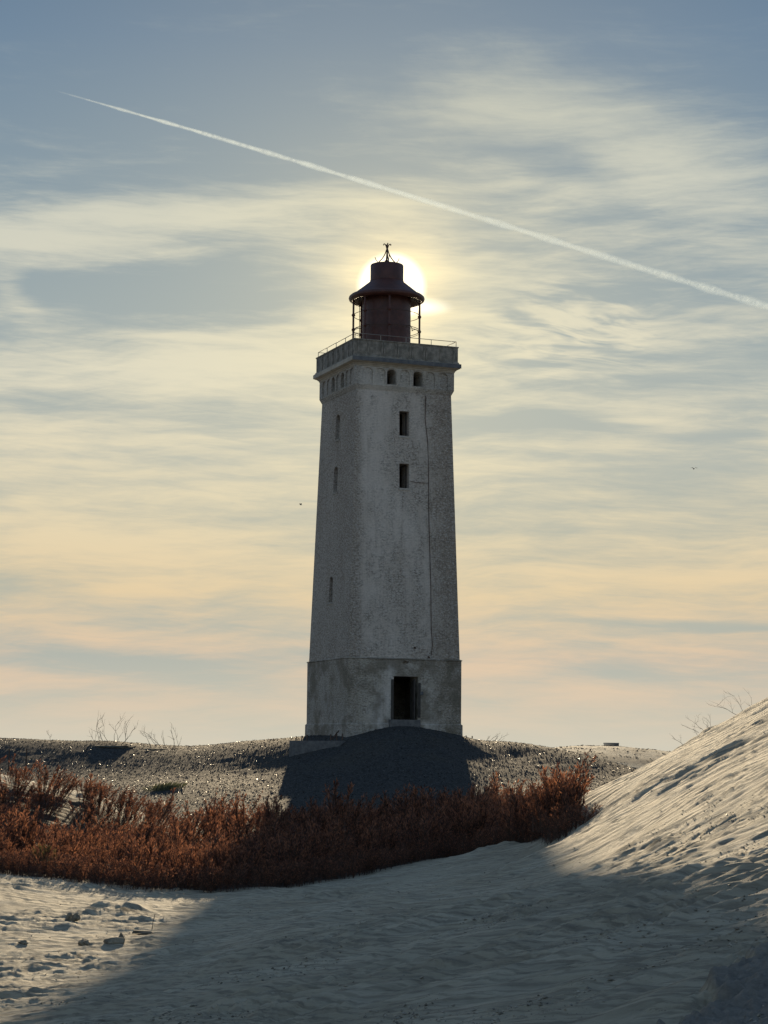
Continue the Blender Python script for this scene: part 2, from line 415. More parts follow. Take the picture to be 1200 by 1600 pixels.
def detail_h(x, y):
    """wind carved relief: long streaks across the view, ripples, clods"""
    x = np.asarray(x, float); y = np.asarray(y, float)
    wx = x + 0.5 * pn(x / 1.7, y / 1.7 + 5); wy = y + 0.35 * pn(x / 2.1 + 9, y / 1.3) + 0.12 * x
    mound = sst(y, 70, 77)
    st = fbm(wx / 1.9, wy / 0.42, 4, 0.55)
    rid = 1 - np.abs(pn(wx / 1.15 + 40, wy / 0.26)) * 2.0
    rid2 = 1 - np.abs(pn(wx / 0.55 + 4, wy / 0.12 + 8)) * 2.0
    pat = sst(fbm(x / 3.3 + 3, y / 5.0, 3), -0.25, 0.35)
    dune = sst(x - 0.045 * y, 0.6, 2.4) * sst(y, 16, 24)
    dune = dune * (1 - 0.8 * sst(y, 41, 45.5))
    leftflat = sst(-x, 1.2, 3.0) * (1 - sst(y, 40, 46)) * sst(y, 12, 17)
    fine = fbm(wx / 0.42, wy / 0.11, 3, 0.6)
    amp = 0.024 + 0.034 * pat
    h = amp * st * (1 + 0.4 * dune + 0.3 * leftflat) + 0.014 * rid * (0.4 + pat) * (1 + 0.9 * dune + 0.9 * leftflat) + 0.009 * rid2 * (1 + 1.6 * leftflat + 1.0 * dune)
    h = h + (0.004 + 0.010 * leftflat + 0.010 * dune) * fine * (0.4 + pat)
    # deeper carved furrows on the dune face: steep lee sides
    fu = pn(wx / 3.6 + 11, wy / 0.60 + 2); fu2 = pn(wx / 2.2 + 31, wy / 0.24 + 12); fu3 = pn(wx / 1.1 + 3, wy / 0.12 + 5)
    dn = dune * (1 - 0.85 * sst(y, 40, 45))
    h = h + dn * (0.012 * np.maximum(fu, 0) ** 0.7 + 0.024 * np.maximum(fu2 * (0.2 + pat), 0) ** 0.9 + 0.030 * np.maximum(fu3 * (0.2 + pat), 0))
    h = h + leftflat * (0.3 + pat) * 0.030 * fbm(x / 0.80, y / 0.24, 5, 0.70)
    h = h + 0.010 * leftflat * np.maximum(fbm(x / 0.5, y / 0.35, 3), 0) * (0.35 + pat)
    # long drift tongues low on the right, and faint wind ripples in the shade
    tg = pn((x + 0.25 * y) / 2.2 + 3, (y - 0.55 * x) / 0.75 + 7)
    h = h + 0.085 * np.maximum(tg, 0) ** 0.7 * sst(x, -2.0, 1.0) * (1 - sst(y, 20, 27))
    rpl = np.sin((y - 0.55 * x + 0.5 * pn(x / 1.1, y / 1.6)) * 2 * math.pi / 0.40 + 2.0 * pn(x / 0.8, y / 0.5))
    h = h + 0.020 * rpl * (0.25 + 0.75 * sst(fbm(x / 2.2 + 8, y / 3.0, 2), -0.2, 0.25)) * (1 - sst(y, 22, 34)) * sst(x, -3.5, -0.5)
    # stepped, trampled crust bands
    for (a, b, c, wd, am) in ((0.16, 0.0, 31.0, 1.4, 0.030), (0.10, 0.0, 24.0, 1.6, 0.024)):
        t = np.exp(-((y - (c + (x) * -1.2) + 1.5 * pn(x / 2.5, y / 9)) / wd) ** 2) * sst(x, 0.5, 2.0)
        h = h + am * t * fbm(x / 0.35, y / 0.25, 3, 0.6)
    flo = (1 - dune) * (1 - 0.5 * leftflat)
    yy = y - 0.42 * x + 0.5 * pn(x / 2.3 + 50, y / 3.0)
    r1 = 1 - np.abs(pn(x / 2.8 + 60, yy / 0.95)) * 2.2; r2 = 1 - np.abs(pn(x / 1.5 + 70, yy / 0.48 + 9)) * 2.2
    h = h + flo * (0.045 * np.clip(r1, 0, 1) ** 2 * (0.4 + pat) + 0.030 * np.clip(r2, 0, 1) ** 1.5 * (0.4 + pat))
    # scuffed, broken surface of small crisp lumps in patches over the whole floor
    sc = sst(fbm(x / 1.5 + 30, y / 1.1 + 4, 3), -0.05, 0.35) * sst(y, 12, 16)
    h = h + sc * (1 - 0.65 * leftflat) * 0.040 * fbm(x / 0.45, y / 0.40, 5, 0.75)
    h = h * (1 - 0.75 * mound)
    h = h + 0.015 * mound * fbm(x / 0.8, y / 0.8, 5, 0.65) * sst(np.hypot(x, y - 98), 4.5, 8)
    # crusty bank at the lower right, next to the camera
    e = x - (1.50 + 0.33 * (y - 10.4)) + 0.28 * fbm(x / 0.45, y / 0.9, 4, 0.6)
    cr = sst(e, 0.0, 0.10) * (1 - sst(y, 12.0, 15.5))
    h = h + 0.07 * cr + 0.035 * cr * fbm(x / 0.09, y / 0.16, 3, 0.6)
    h = h + 0.06 * np.exp(-(e / 0.16) ** 2) * (1 - sst(y, 12.0, 14.5)) * fbm(x / 0.11, y / 0.22, 3, 0.65)
    # little hummock left
    hx, hy = (at(178, 1432, 36.5).x, 36.6)
    h = h + 0.11 * np.exp(-((x - hx) / 0.5) ** 4 - ((y - hy) / 0.8) ** 2) * (1 + 0.5 * fbm(x / 0.2, y / 0.3, 3))
    # thin trail line crossing the floor
    h = h - 0.0 * x
    return h

def Hh(x, y):
    a = np.asarray(x, float); return smooth_h(a, y) + detail_h(a, np.asarray(y, float))
def H1(x, y): return float(Hh(np.array([x]), np.array([y]))[0])

# ------------------------------------------------------------------ materials
def new_mat(name):
    m = bpy.data.materials.new(name); m.use_nodes = True
    m.node_tree.nodes.clear()
    g = NG(m.node_tree)
    out = g.node('ShaderNodeOutputMaterial')
    p = g.node('ShaderNodeBsdfPrincipled')
    m.node_tree.links.new(p.outputs[0], out.inputs[0])
    return m, g, p, out
def bump(g, p, h, strength=0.5, dist=0.02, prev=None):
    b = g.node('ShaderNodeBump'); g.put(b.inputs['Height'], h)
    b.inputs['Strength'].default_value = strength; b.inputs['Distance'].default_value = dist
    if prev is not None: g.put(b.inputs['Normal'], prev)
    if p is not None: g.put(p.inputs['Normal'], b.outputs[0])
    return b.outputs[0]
def pos(g):
    return g.node('ShaderNodeNewGeometry').outputs['Position']
def objc(g):
    return g.node('ShaderNodeTexCoord').outputs['Object']

def mat_sand():
    m, g, p, out = new_mat('sand')
    P = pos(g)
    at_g = g.node('ShaderNodeAttribute', attribute_name='gravel').outputs['Fac']
    at_l = g.node('ShaderNodeAttribute', attribute_name='litter').outputs['Fac']
    at_c = g.node('ShaderNodeAttribute', attribute_name='crust').outputs['Fac']
    n = g.noise(P, 0.7, 5, 0.6)
    n2 = g.noise(g.scale(g.rotz(P, R(16)), 0.8, 3.2, 3.2), 1.3, 7, 0.7)
    n3 = g.noise(P, 90.0, 3, 0.7)
    c = g.mix(g.ss(n, 0.35, 0.65), (0.40, 0.35, 0.255), (0.49, 0.44, 0.335))
    c = g.mix(g.mul(g.ss(n2, 0.50, 0.68), 0.40), c, (0.23, 0.20, 0.15))
    n5 = g.noise(g.scale(g.rotz(P, R(20)), 1.6, 8.0, 8.0), 1.5, 6, 0.75)
    c = g.mix(g.mul(g.ss(n5, 0.52, 0.63), 0.6), c, (0.16, 0.145, 0.12))
    c = g.mix(g.mul(g.ss(n3, 0.55, 0.8), 0.25), c, (0.20, 0.18, 0.15))
    rp = g.node('ShaderNodeTexWave', wave_type='BANDS', bands_direction='Y', wave_profile='SIN')
    g.put(rp.inputs['Vector'], g.rotz(P, R(29))); rp.inputs['Scale'].default_value = 0.85; rp.inputs['Distortion'].default_value = 7.0
    rp.inputs['Detail'].default_value = 4; rp.inputs['Detail Scale'].default_value = 0.45; rp.inputs['Detail Roughness'].default_value = 0.6
    ripm = g.ss(g.noise(P, 0.45, 3, 0.5), 0.36, 0.56)
    c = g.mix(g.mul(g.ss(rp.outputs['Fac'], 0.55, 0.0), g.mul(ripm, 0.45)), c, (0.22, 0.195, 0.15))  # darker grains in ripple troughs, also painting in the troughs' shade
    rp2 = g.node('ShaderNodeTexWave', wave_type='BANDS', bands_direction='Y', wave_profile='SIN')
    g.put(rp2.inputs['Vector'], g.rotz(P, R(24))); rp2.inputs['Scale'].default_value = 2.1; rp2.inputs['Distortion'].default_value = 9.0
    rp2.inputs['Detail'].default_value = 4; rp2.inputs['Detail Scale'].default_value = 0.7; rp2.inputs['Detail Roughness'].default_value = 0.6
    c = g.mix(g.mul(g.ss(rp2.outputs['Fac'], 0.40, 0.0), 0.45), c, (0.17, 0.15, 0.115))
    n6 = g.noise(g.scale(P, 5.0, 12.0, 12.0), 2.0, 4, 0.8)
    c = g.mix(g.mul(g.ss(n6, 0.60, 0.68), g.mul(g.ss(n2, 0.45, 0.6), 0.7)), c, (0.09, 0.08, 0.065))
    # stones
    v = g.node('ShaderNodeTexVoronoi'); g.put(v.inputs['Vector'], P); v.inputs['Scale'].default_value = 17.0
    vc = g.sep(v.outputs['Color'])
    stone = g.mix(vc[0], (0.026, 0.028, 0.031), (0.078, 0.077, 0.074))
    stone = g.mix(g.mul(g.ss(g.noise(P, 0.35, 4, 0.6), 0.45, 0.7), 0.35), stone, (0.078, 0.070, 0.056))
    c = g.mix(at_g, c, stone)
    c = g.mix(at_l, c, g.mix(n3, (0.03, 0.022, 0.016), (0.06, 0.042, 0.03)))
    c = g.mix(at_c, c, g.mix(g.noise(P, 25, 4, 0.7), (0.09, 0.088, 0.085), (0.30, 0.285, 0.26)))
    g.put(p.inputs['Base Color'], c)
    g.put(p.inputs['Roughness'], g.mix(at_g, (0.85, 0.85, 0.85), (0.80, 0.80, 0.80)))
    g.put(p.inputs['Specular IOR Level'], g.sub(0.35, g.mul(at_g, 0.33)))
    soft = g.sub(1.0, g.mul(at_g, 0.85))
    b1 = bump(g, None, g.mul(g.noise(g.scale(P, 1.0, 4.0, 4.0), 1.6, 8, 0.75), soft), 1.0, 0.08)
    hr = g.mul(g.mul(rp.outputs['Fac'], ripm), g.sub(1.0, at_g))
    b2 = bump(g, None, hr, 0.8, 0.05, b1)
    b3 = bump(g, None, g.mul(g.noise(P, 60, 4, 0.75), soft), 0.35, 0.008, b2)
    gv = g.mul(g.sub(1.0, v.outputs['Distance']), at_g)
    b4 = bump(g, p, gv, 0.22, 0.03, b3)
    return m

def mat_stone(name='pebble_stone', a=(0.025, 0.026, 0.028), b=(0.09, 0.087, 0.08), rough=0.42):
    m, g, p, out = new_mat(name)
    rnd = g.node('ShaderNodeNewGeometry').outputs['Random Per Island']
    g.put(p.inputs['Base Color'], g.mix(rnd, a, b))
    g.put(p.inputs['Roughness'], g.ss(g.m('FRACT', g.mul(rnd, 37.7)), 0.52, 0.68, 0.9, rough))
    g.put(p.inputs['Specular IOR Level'], g.ss(g.m('FRACT', g.mul(rnd, 37.7)), 0.52, 0.68, 0.08, 0.5))
    bump(g, p, g.noise(pos(g), 40, 3, 0.6), 0.3, 0.01)
    return m

def mat_masonry(name, base, dark, warm, kind=0):
    m, g, p, out = new_mat(name)
    P = objc(g)
    x, y, z = g.sep(P)
    run = g.add(x, g.mul(y, 1.0))
    # shallow brick coursing through the whitewash
    br = g.node('ShaderNodeTexBrick')
    g.put(br.inputs['Vector'], g.xyz(run, z, 0))
    br.inputs['Scale'].default_value = 1.0
    br.inputs['Brick Width'].default_value = 0.24; br.inputs['Row Height'].default_value = 0.075; br.inputs['Mortar Size'].default_value = 0.010
    br.inputs['Mortar Smooth'].default_value = 0.5
    big = g.noise(g.scale(P, 1.0, 1.0, 0.45), 0.55, 5, 0.6)
    mid = g.noise(g.scale(P, 1.0, 1.0, 0.6), 2.2, 6, 0.7)
    fine = g.noise(g.scale(P, 1.0, 1.0, 1.7), 8.5, 5, 0.85)
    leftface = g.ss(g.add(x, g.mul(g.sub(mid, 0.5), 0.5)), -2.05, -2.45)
    streak = g.noise(g.scale(P, 5.0, 5.0, 0.25), 1.0, 6, 0.7)
    # soft left strip and darker, rough brown right strip of the front, with an uneven edge
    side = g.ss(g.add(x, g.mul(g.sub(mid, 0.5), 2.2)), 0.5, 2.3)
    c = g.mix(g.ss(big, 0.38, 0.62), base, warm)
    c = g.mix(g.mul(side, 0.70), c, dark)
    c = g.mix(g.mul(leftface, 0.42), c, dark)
    c = g.mix(g.mul(g.ss(streak, 0.52, 0.74), 0.40), c, dark)
    rough_patch = g.m('MAXIMUM', g.ss(g.add(mid, g.mul(g.sub(big, 0.5), 0.8)), 0.36, 0.66), g.mul(g.m('MAXIMUM', side, leftface), 0.85))
    spots = g.mul(g.ss(fine, 0.45, 0.58), g.add(0.14, g.mul(rough_patch, 0.50)))
    c = g.mix(spots, c, tuple(v * 0.22 for v in dark))
    hi = g.mul(g.ss(g.noise(g.scale(P, 1.0, 1.0, 1.8), 9.5, 4, 0.85), 0.53, 0.62), g.add(0.10, g.mul(rough_patch, 0.60)))
    c = g.mix(hi, c, (0.78, 0.75, 0.70))
    c = g.mix(g.mul(br.outputs['Fac'], g.add(0.1, g.mul(rough_patch, 0.25))), c, tuple(v * 0.5 for v in dark))
    if kind == 1:   # grime under the ledge and at the foot
        c = g.mix(g.mul(g.ss(g.noise(P, 0.9, 5, 0.6), 0.42, 0.62), 0.7), c, (0.16, 0.135, 0.095))
    g.put(p.inputs['Base Color'], c)
    p.inputs['Roughness'].default_value = 0.9
    p.inputs['Specular IOR Level'].default_value = 0.2
    b = bump(g, None, g.mul(br.outputs['Fac'], rough_patch), -0.35, 0.02)
    b = bump(g, None, fine, 0.9, 0.05, b)
    bump(g, p, mid, 0.6, 0.15, b)
    return m

def mat_simple(name, c1, c2, scale=6, rough=0.6, metal=0.0, bmp=0.3, det=6):
    m, g, p, out = new_mat(name)
    P = objc(g)
    n = g.noise(P, scale, det, 0.7)
    g.put(p.inputs['Base Color'], g.mix(g.ss(n, 0.35, 0.65), c1, c2))
    p.inputs['Roughness'].default_value = rough; p.inputs['Metallic'].default_value = metal
    bump(g, p, g.noise(P, scale * 4, 4, 0.7), bmp, 0.01)
    return m

def mat_leaf(name, c1, c2, trans=0.45):
    m, g, p, out = new_mat(name)
    rnd = g.node('ShaderNodeNewGeometry').outputs['Random Per Island']
    big = g.noise(pos(g), 0.55, 4, 0.6)
    col = g.mix(g.ss(g.add(g.mul(rnd, 0.6), g.mul(big, 0.7)), 0.35, 1.0), c1, c2)
    g.put(p.inputs['Base Color'], col); p.inputs['Roughness'].default_value = 0.7
    t = g.node('ShaderNodeBsdfTranslucent'); g.put(t.inputs[0], col)
    mx = g.node('ShaderNodeMixShader'); mx.inputs[0].default_value = trans
    m.node_tree.links.new(p.outputs[0], mx.inputs[1]); m.node_tree.links.new(t.outputs[0], mx.inputs[2])
    m.node_tree.links.new(mx.outputs[0], out.inputs[0])
    return m

M_SAND = mat_sand()
M_PEB = mat_stone()
M_CLOD = mat_stone('sand_clod', (0.11, 0.10, 0.08), (0.38, 0.34, 0.27), 0.5)
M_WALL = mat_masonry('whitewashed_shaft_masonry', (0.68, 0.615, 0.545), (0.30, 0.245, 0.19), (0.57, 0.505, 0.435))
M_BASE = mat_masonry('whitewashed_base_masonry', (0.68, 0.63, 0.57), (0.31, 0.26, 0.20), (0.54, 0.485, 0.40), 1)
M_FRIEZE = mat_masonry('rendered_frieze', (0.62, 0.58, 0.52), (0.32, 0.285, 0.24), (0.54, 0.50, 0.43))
M_CORN = mat_simple('cream_cornice_render', (0.34, 0.30, 0.24), (0.45, 0.41, 0.34), 3, 0.85)
M_LEAD = mat_simple('dark_lead_flashing', (0.075, 0.08, 0.09), (0.13, 0.135, 0.14), 4, 0.6)
M_PARA = mat_simple('weathered_parapet_render', (0.15, 0.138, 0.115), (0.30, 0.275, 0.235), 3.5, 0.9, 0, 0.7)
M_CONC = mat_simple('rough_concrete', (0.10, 0.10, 0.10), (0.17, 0.165, 0.16), 5, 0.9, 0, 0.7)
M_RUST = mat_simple('red_brown_lantern_paint', (0.050, 0.014, 0.011), (0.085, 0.026, 0.019), 3, 0.5, 0.0, 0.25)
M_IRON = mat_simple('corroded_iron', (0.06, 0.04, 0.03), (0.12, 0.07, 0.05), 20, 0.6, 0.4)
M_GALV = mat_simple('galvanised_rail', (0.25, 0.22, 0.19), (0.34, 0.30, 0.26), 20, 0.5, 0.6)
M_DOOR = mat_simple('dark_weathered_door_wood', (0.035, 0.03, 0.028), (0.07, 0.06, 0.05), 5, 0.8)
M_WOOD = mat_simple('grey_driftwood', (0.10, 0.085, 0.065), (0.24, 0.21, 0.17), 7, 0.85, 0, 0.8)
M_TWIG = mat_simple('dry_twig_bark', (0.05, 0.038, 0.03), (0.11, 0.085, 0.065), 9, 0.8)
M_STEM = mat_simple('thicket_bark', (0.045, 0.026, 0.018), (0.09, 0.05, 0.035), 5, 0.8)
M_LEAF = mat_leaf('withered_red_brown_leaf', (0.045, 0.020, 0.018), (0.38, 0.165, 0.090), 0.48)
M_LEAFG = mat_leaf('olive_leaf', (0.10, 0.085, 0.03), (0.24, 0.17, 0.07), 0.45)
M_GRASS = mat_leaf('marram_grass', (0.08, 0.085, 0.04), (0.15, 0.15, 0.08), 0.3)

# ------------------------------------------------------------------ the ground sheet
def build_ground():
    tmax = math.atan(0.225)
    dense = np.linspace(-tmax, tmax, 640)
    rest = np.concatenate([np.linspace(tmax, 0.6, 26)[1:], np.linspace(0.6, 2 * math.pi - 0.6, 60)[1:-1], np.linspace(2 * math.pi - 0.6, 2 * math.pi - tmax, 26)[:-1]])
    az = np.concatenate([dense, rest])
    rr = np.concatenate([np.geomspace(0.6, 9, 40)[:-1], np.geomspace(9, 24, 360)[:-1], np.geomspace(24, 72, 300)[:-1], np.geomspace(72, 110, 130)[:-1], np.geomspace(110, 200, 50)[:-1], np.geomspace(200, 15000, 28)])
    A, Rr = np.meshgrid(az, rr)
    X = Rr * np.sin(A); Y = Rr * np.cos(A)
    Z = smooth_h(X, Y) + detail_h(X, Y) * (1 - sst(Rr, 150, 220))
    nr, na = X.shape
    V = np.stack([X, Y, Z], -1).reshape(-1, 3)
    V = np.concatenate([V, [[0, 0, H1(0, 0)]]])
    i = np.arange(nr - 1)[:, None]; j = np.arange(na)[None]
    j2 = (j + 1) % na
    q = np.stack([np.broadcast_to(i * na + j, (nr - 1, na)), np.broadcast_to(i * na + j2, (nr - 1, na)), np.broadcast_to((i + 1) * na + j2, (nr - 1, na)), np.broadcast_to((i + 1) * na + j, (nr - 1, na))], -1).reshape(-1, 4)[:, ::-1]
    c = len(V) - 1
    t = np.stack([np.full(na, c), np.arange(na), (np.arange(na) + 1) % na], -1)[:, ::-1]
    me = mesh_np('ground', V, [q, t], [M_SAND], smooth=True)
    x, y = V[:, 0], V[:, 1]
    grav = gravel_mask(x, y); lit = litter_mask(x, y)
    e = x - (1.50 + 0.33 * (y - 10.4)) + 0.28 * fbm(x / 0.45, y / 0.9, 4, 0.6)
    cr = sst(e, 0.0, 0.12) * (1 - sst(y, 11.5, 13.5)) * 0.85
    for nm, a in (('gravel', grav), ('litter', lit), ('crust', cr)):
        at_ = me.attributes.new(nm, 'FLOAT', 'POINT'); at_.data.foreach_set('value', a.astype(np.float32))
    o = link('ground', me); o['kind'] = 'structure'
    return o

def gravel_mask(x, y):
    w = 1.6 * fbm(x / 5, y / 5, 3)
    g = sst(y + w, 68, 70.5) * (1 - sst(-x, 8.2, 9.8) * (1 - sst(y + w * 0.4, 74, 76)))
    # right-hand sandy ridge beyond the mound stays sand
    g = g * (1 - sst(y + w, 106, 110) * (1 - 0.8 * sst(fbm(x / 4.0, y / 1.6, 4, 0.6), -0.1, 0.25)))
    return np.clip(g, 0, 1)
def front_edge(x):
    """world y of the near edge of the thicket"""
    xs = np.array([-30, -16, -8.2, -6.7, -4.9, -3.3, -1.4, 0.3, 1.5, 2.9, 3.6, 5.6])
    ys = np.array([46, 46, 44.5, 43.6, 42.6, 42.6, 44.6, 47.4, 48.2, 46.3, 42.2, 41.5])
    return np.interp(x, xs, ys)
def litter_mask(x, y):
    f = front_edge(x)
    m = sst(y, f, f + 1.2) * (1 - sst(y, 66, 69)) * (1 - sst(x, 3.5, 4.2))
    # a bare gap of sand inside the thicket
    gx, gy = at(161, 1318, 55).x, 56
    m = m * (1 - 0.95 * np.exp(-((x - gx) / 0.8) ** 2 - ((y - gy) / 2.6) ** 2))
    return m
build_ground()

# sea beyond the cliff
def build_sea():
    m, g, p, out = new_mat('sea_water')
    p.inputs['Base Color'].default_value = (0.03, 0.06, 0.07, 1); p.inputs['Roughness'].default_value = 0.15
    bump(g, p, g.noise(pos(g), 0.12, 6, 0.65), 0.6, 1.2)
    mb = MB(); mb.raw([(-40000, 165, -40), (40000, 165, -40), (40000, 60000, -40), (-40000, 60000, -40)], [(0, 1, 2, 3)])
    o = mb.build('sea', m); o['kind'] = 'structure'
build_sea()

# ------------------------------------------------------------------ lighthouse
TX, TY, TA = 0.03, 98.14, R(21.27)
def zof(py, px=604, Y=TY): return at(px, py, Y).z
lh = thing('lighthouse', 'tall square whitewashed lighthouse with red-brown lantern standing on the stony mound', 'lighthouse', (TX, TY, 0), TA)

def frontpt(px, py, w):
    """local (u, z) where the pixel's ray meets the front face plane y_local = -w(z)"""
    d = ray(px, py); ca, sa = math.cos(TA), math.sin(TA)
    ww = w(0) if callable(w) else w
    for _ in range(12):
        n = Vector((sa, -ca, 0))
        c0 = Vector((TX, TY, 0)) + n * ww
        t = n.dot(c0) / n.dot(d); p = d * t
        if callable(w): ww = w(p.z)
    q = p - Vector((TX, TY, 0))
    return q.x * ca + q.y * sa, p.z
def leftpt(px, py, w):
    d = ray(px, py); ca, sa = math.cos(TA), math.sin(TA)
    ww = w(0) if callable(w) else w
    for _ in range(12):
        n = Vector((-ca, -sa, 0))
        c0 = Vector((TX, TY, 0)) + n * ww
        t = n.dot(c0) / n.dot(d); p = d * t
        if callable(w): ww = w(p.z)
    q = p - Vector((TX, TY, 0))
    return -q.x * sa + q.y * ca, p.z      # local y
Z_BOT, Z_PL, Z_LEDGE, Z_BELT, Z_FR, Z_FRT, Z_CO, Z_CT, Z_PT = -0.6, 1.55, 4.49, 17.24, 17.44, 18.33, 18.50, 18.72, 19.56
W_BASE, W_PLIN = 2.845, 2.90
def w_shaft(z): return 2.785 + (2.416 - 2.785) * (z - Z_LEDGE) / (Z_BELT - Z_LEDGE)
FR_W, CO_W, PA_W = 2.525, 2.78, 2.66

F3 = lambda u, v, d: (u, d, v)          # front face: depth along local y
L3 = lambda u, v, d: (d, u, v)          # left face: depth along local x
def rect(u0, v0, u1, v1): return [(u0, v0), (u1, v0), (u1, v1), (u0, v1)]
def arch(uc, v0, v1, hw, n=10):
    r = hw
    return [(uc - hw, v0), (uc + hw, v0)] + [(uc + r * math.cos(math.pi * k / n), v1 - r * 0.8 + 0.8 * r * math.sin(math.pi * k / n)) for k in range(n + 1)]

# base block with door opening
base = MB(); base.frus([(W_BASE, Z_BOT), (W_BASE, Z_LEDGE)])
cav = MB(); cav.box(-1.9, 1.9, -1.9, 1.9, -0.3, Z_LEDGE - 0.25)
du0, dz1 = frontpt(615.2, 1056.5, W_BASE); du1, dz0 = frontpt(652.5, 1124.5, W_BASE)
dz0 = frontpt(633, 1124.5, W_BASE)[1]; dz1 = frontpt(633, 1056.8, W_BASE)[1]
dc = MB(); dc.prism(rect(du0, dz0, du1, dz1), -W_BASE - 0.3, -1.5, F3)
# broken plaster above the door
n0, nz1 = frontpt(628, 1032.5, W_BASE); n1, nz0 = frontpt(639.5, 1036.5, W_BASE)
dc.prism([(n0, nz0), (n1 - 0.1, nz0 - 0.02), (n1, nz1 - 0.03), (n0 + 0.12, nz1)], -W_BASE - 0.3, -W_BASE + 0.14, F3)
o = boolean(base, [cav, dc], 'base_wall', M_BASE); o.parent = lh
# plinth: worn band below
pl = MB(); pl.frus([(W_PLIN, Z_BOT - 0.1), (W_PLIN, Z_PL - 0.05), (W_BASE + 0.004, Z_PL)])
pc = MB(); pc.box(-W_BASE + 0.1, W_BASE - 0.1, -W_BASE + 0.1, W_BASE - 0.1, Z_BOT - 0.5, Z_PL + 0.5)
pc2 = MB(); pc2.prism(rect(du0 - 0.02, dz0 - 0.0, du1 + 0.02, dz1), -W_PLIN - 0.3, -1.8, F3)
o = boolean(pl, [pc, pc2], 'plinth', M_BASE); o.parent = lh
led = MB(); led.frus([(W_BASE + 0.002, Z_LEDGE + 0.002), (W_BASE + 0.035, Z_LEDGE + 0.03), (W_BASE + 0.03, Z_LEDGE + 0.05), (2.79, Z_LEDGE + 0.09)])
led.build('ledge', M_BASE, lh)
# doorstep, door leaf, jamb, box
ds = MB(); a0, sz1 = frontpt(607.5, 1126, W_PLIN); a1, sz0 = frontpt(655, 1133.5, W_PLIN)
ds.box(a0, a1, -W_PLIN - 0.16, -W_BASE + 0.2, frontpt(630, 1134, W_PLIN)[1] - 0.3, dz0 - 0.004)
ds.build('doorstep', M_CONC, lh)
jb = MB(); jb.box(du0 - 0.13, du0 - 0.003, -W_BASE - 0.03, -W_BASE + 0.25, dz0, dz1 - 0.15)
jb.build('door_jamb', M_DOOR, lh)
dl = link('door', None, lh)
for k in range(5):
    q = MB(); y0 = -W_BASE - 0.05 + k * 0.155
    q.box(du1 - 0.20 + 0.03 * k, du1 - 0.15 + 0.03 * k, y0, y0 + 0.148, dz0 + 0.02 + 0.03 * (k % 2), dz1 - 0.12 - 0.10 * ((k * 7) % 3))
    q.build('plank', M_DOOR, dl)
q = MB(); q.box(du1 + 0.003, du1 + 0.13, -W_BASE - 0.035, -W_BASE - 0.002, dz0 + 0.10, dz1 - 0.28); q.build('door_frame', M_DOOR, lh)
q = MB(); bx, bz = frontpt(658.3, 1083.3, W_BASE); q.box(bx - 0.07, bx + 0.07, -W_BASE - 0.07, -W_BASE - 0.002, bz - 0.08, bz + 0.08); q.build('meter_box', M_LEAD, lh)

# shaft
sh = MB(); sh.frus([(w_shaft(Z_LEDGE + 0.08), Z_LEDGE + 0.08), (w_shaft(Z_BELT), Z_BELT)])
cav = MB(); cav.box(-1.55, 1.55, -1.55, 1.55, Z_LEDGE + 0.4, Z_BELT - 0.3)
ops = MB(); sills = []; frames = []
for (x0, y0, x1, y1) in ((624.0, 642.5, 639.3, 681.3), (624.0, 724.5, 639.3, 763.0)):
    cx = (x0 + x1) / 2
    u0 = frontpt(x0, (y0 + y1) / 2, w_shaft)[0]; u1 = frontpt(x1, (y0 + y1) / 2, w_shaft)[0]
    zt = frontpt(cx, y0, w_shaft)[1]; zb = frontpt(cx, y1, w_shaft)[1]
    ops.prism(rect(u0, zb, u1, zt), -3.2, -1.2, F3)
    sills.append((u0, u1, zb, w_shaft(zb)))
    frames.append((u0, u1, zb, zt, w_shaft((zb + zt) / 2)))
for (x0, y0, x1, y1) in ((524.3, 648, 530.6, 686.5), (521.3, 729.5, 527.3, 769), (514.3, 901, 519.8, 941)):
    cy = (y0 + y1) / 2
    v0 = leftpt(x0, cy, w_shaft)[0]; v1 = leftpt(x1, cy, w_shaft)[0]
    v0, v1 = min(v0, v1), max(v0, v1)
    zt = leftpt((x0 + x1) / 2, y0, w_shaft)[1]; zb = leftpt((x0 + x1) / 2, y1, w_shaft)[1]
    ops.prism(arch((v0 + v1) / 2, zb, zt, (v1 - v0) / 2, 6), -3.2, -1.2, L3)
    sills.append((v0, v1, zb, w_shaft(zb), 'L'))
o = boolean(sh, [cav, ops], 'shaft', M_WALL); o.parent = lh
for s_ in sills:
    q = MB()
    if len(s_) == 4: q.box(s_[0] - 0.06, s_[1] + 0.07, -s_[3] - 0.035, -s_[3] + 0.5, s_[2] - 0.09, s_[2] + 0.004)
    else: q.box(-s_[3] - 0.035, -s_[3] + 0.5, s_[0] - 0.05, s_[1] + 0.05, s_[2] - 0.09, s_[2] + 0.004)
    q.build('sill', M_FRIEZE, lh)
for (u0, u1, zb, zt, w) in frames:
    q = MB()
    q.box(u1 - 0.055, u1 - 0.003, -w + 0.30, -w + 0.36, zb + 0.01, zt - 0.01)
    q.box(u0 + 0.003, u1 - 0.06, -w + 0.30, -w + 0.36, zt - 0.06, zt - 0.01)
    q.build('window_frame', M_DOOR, lh)
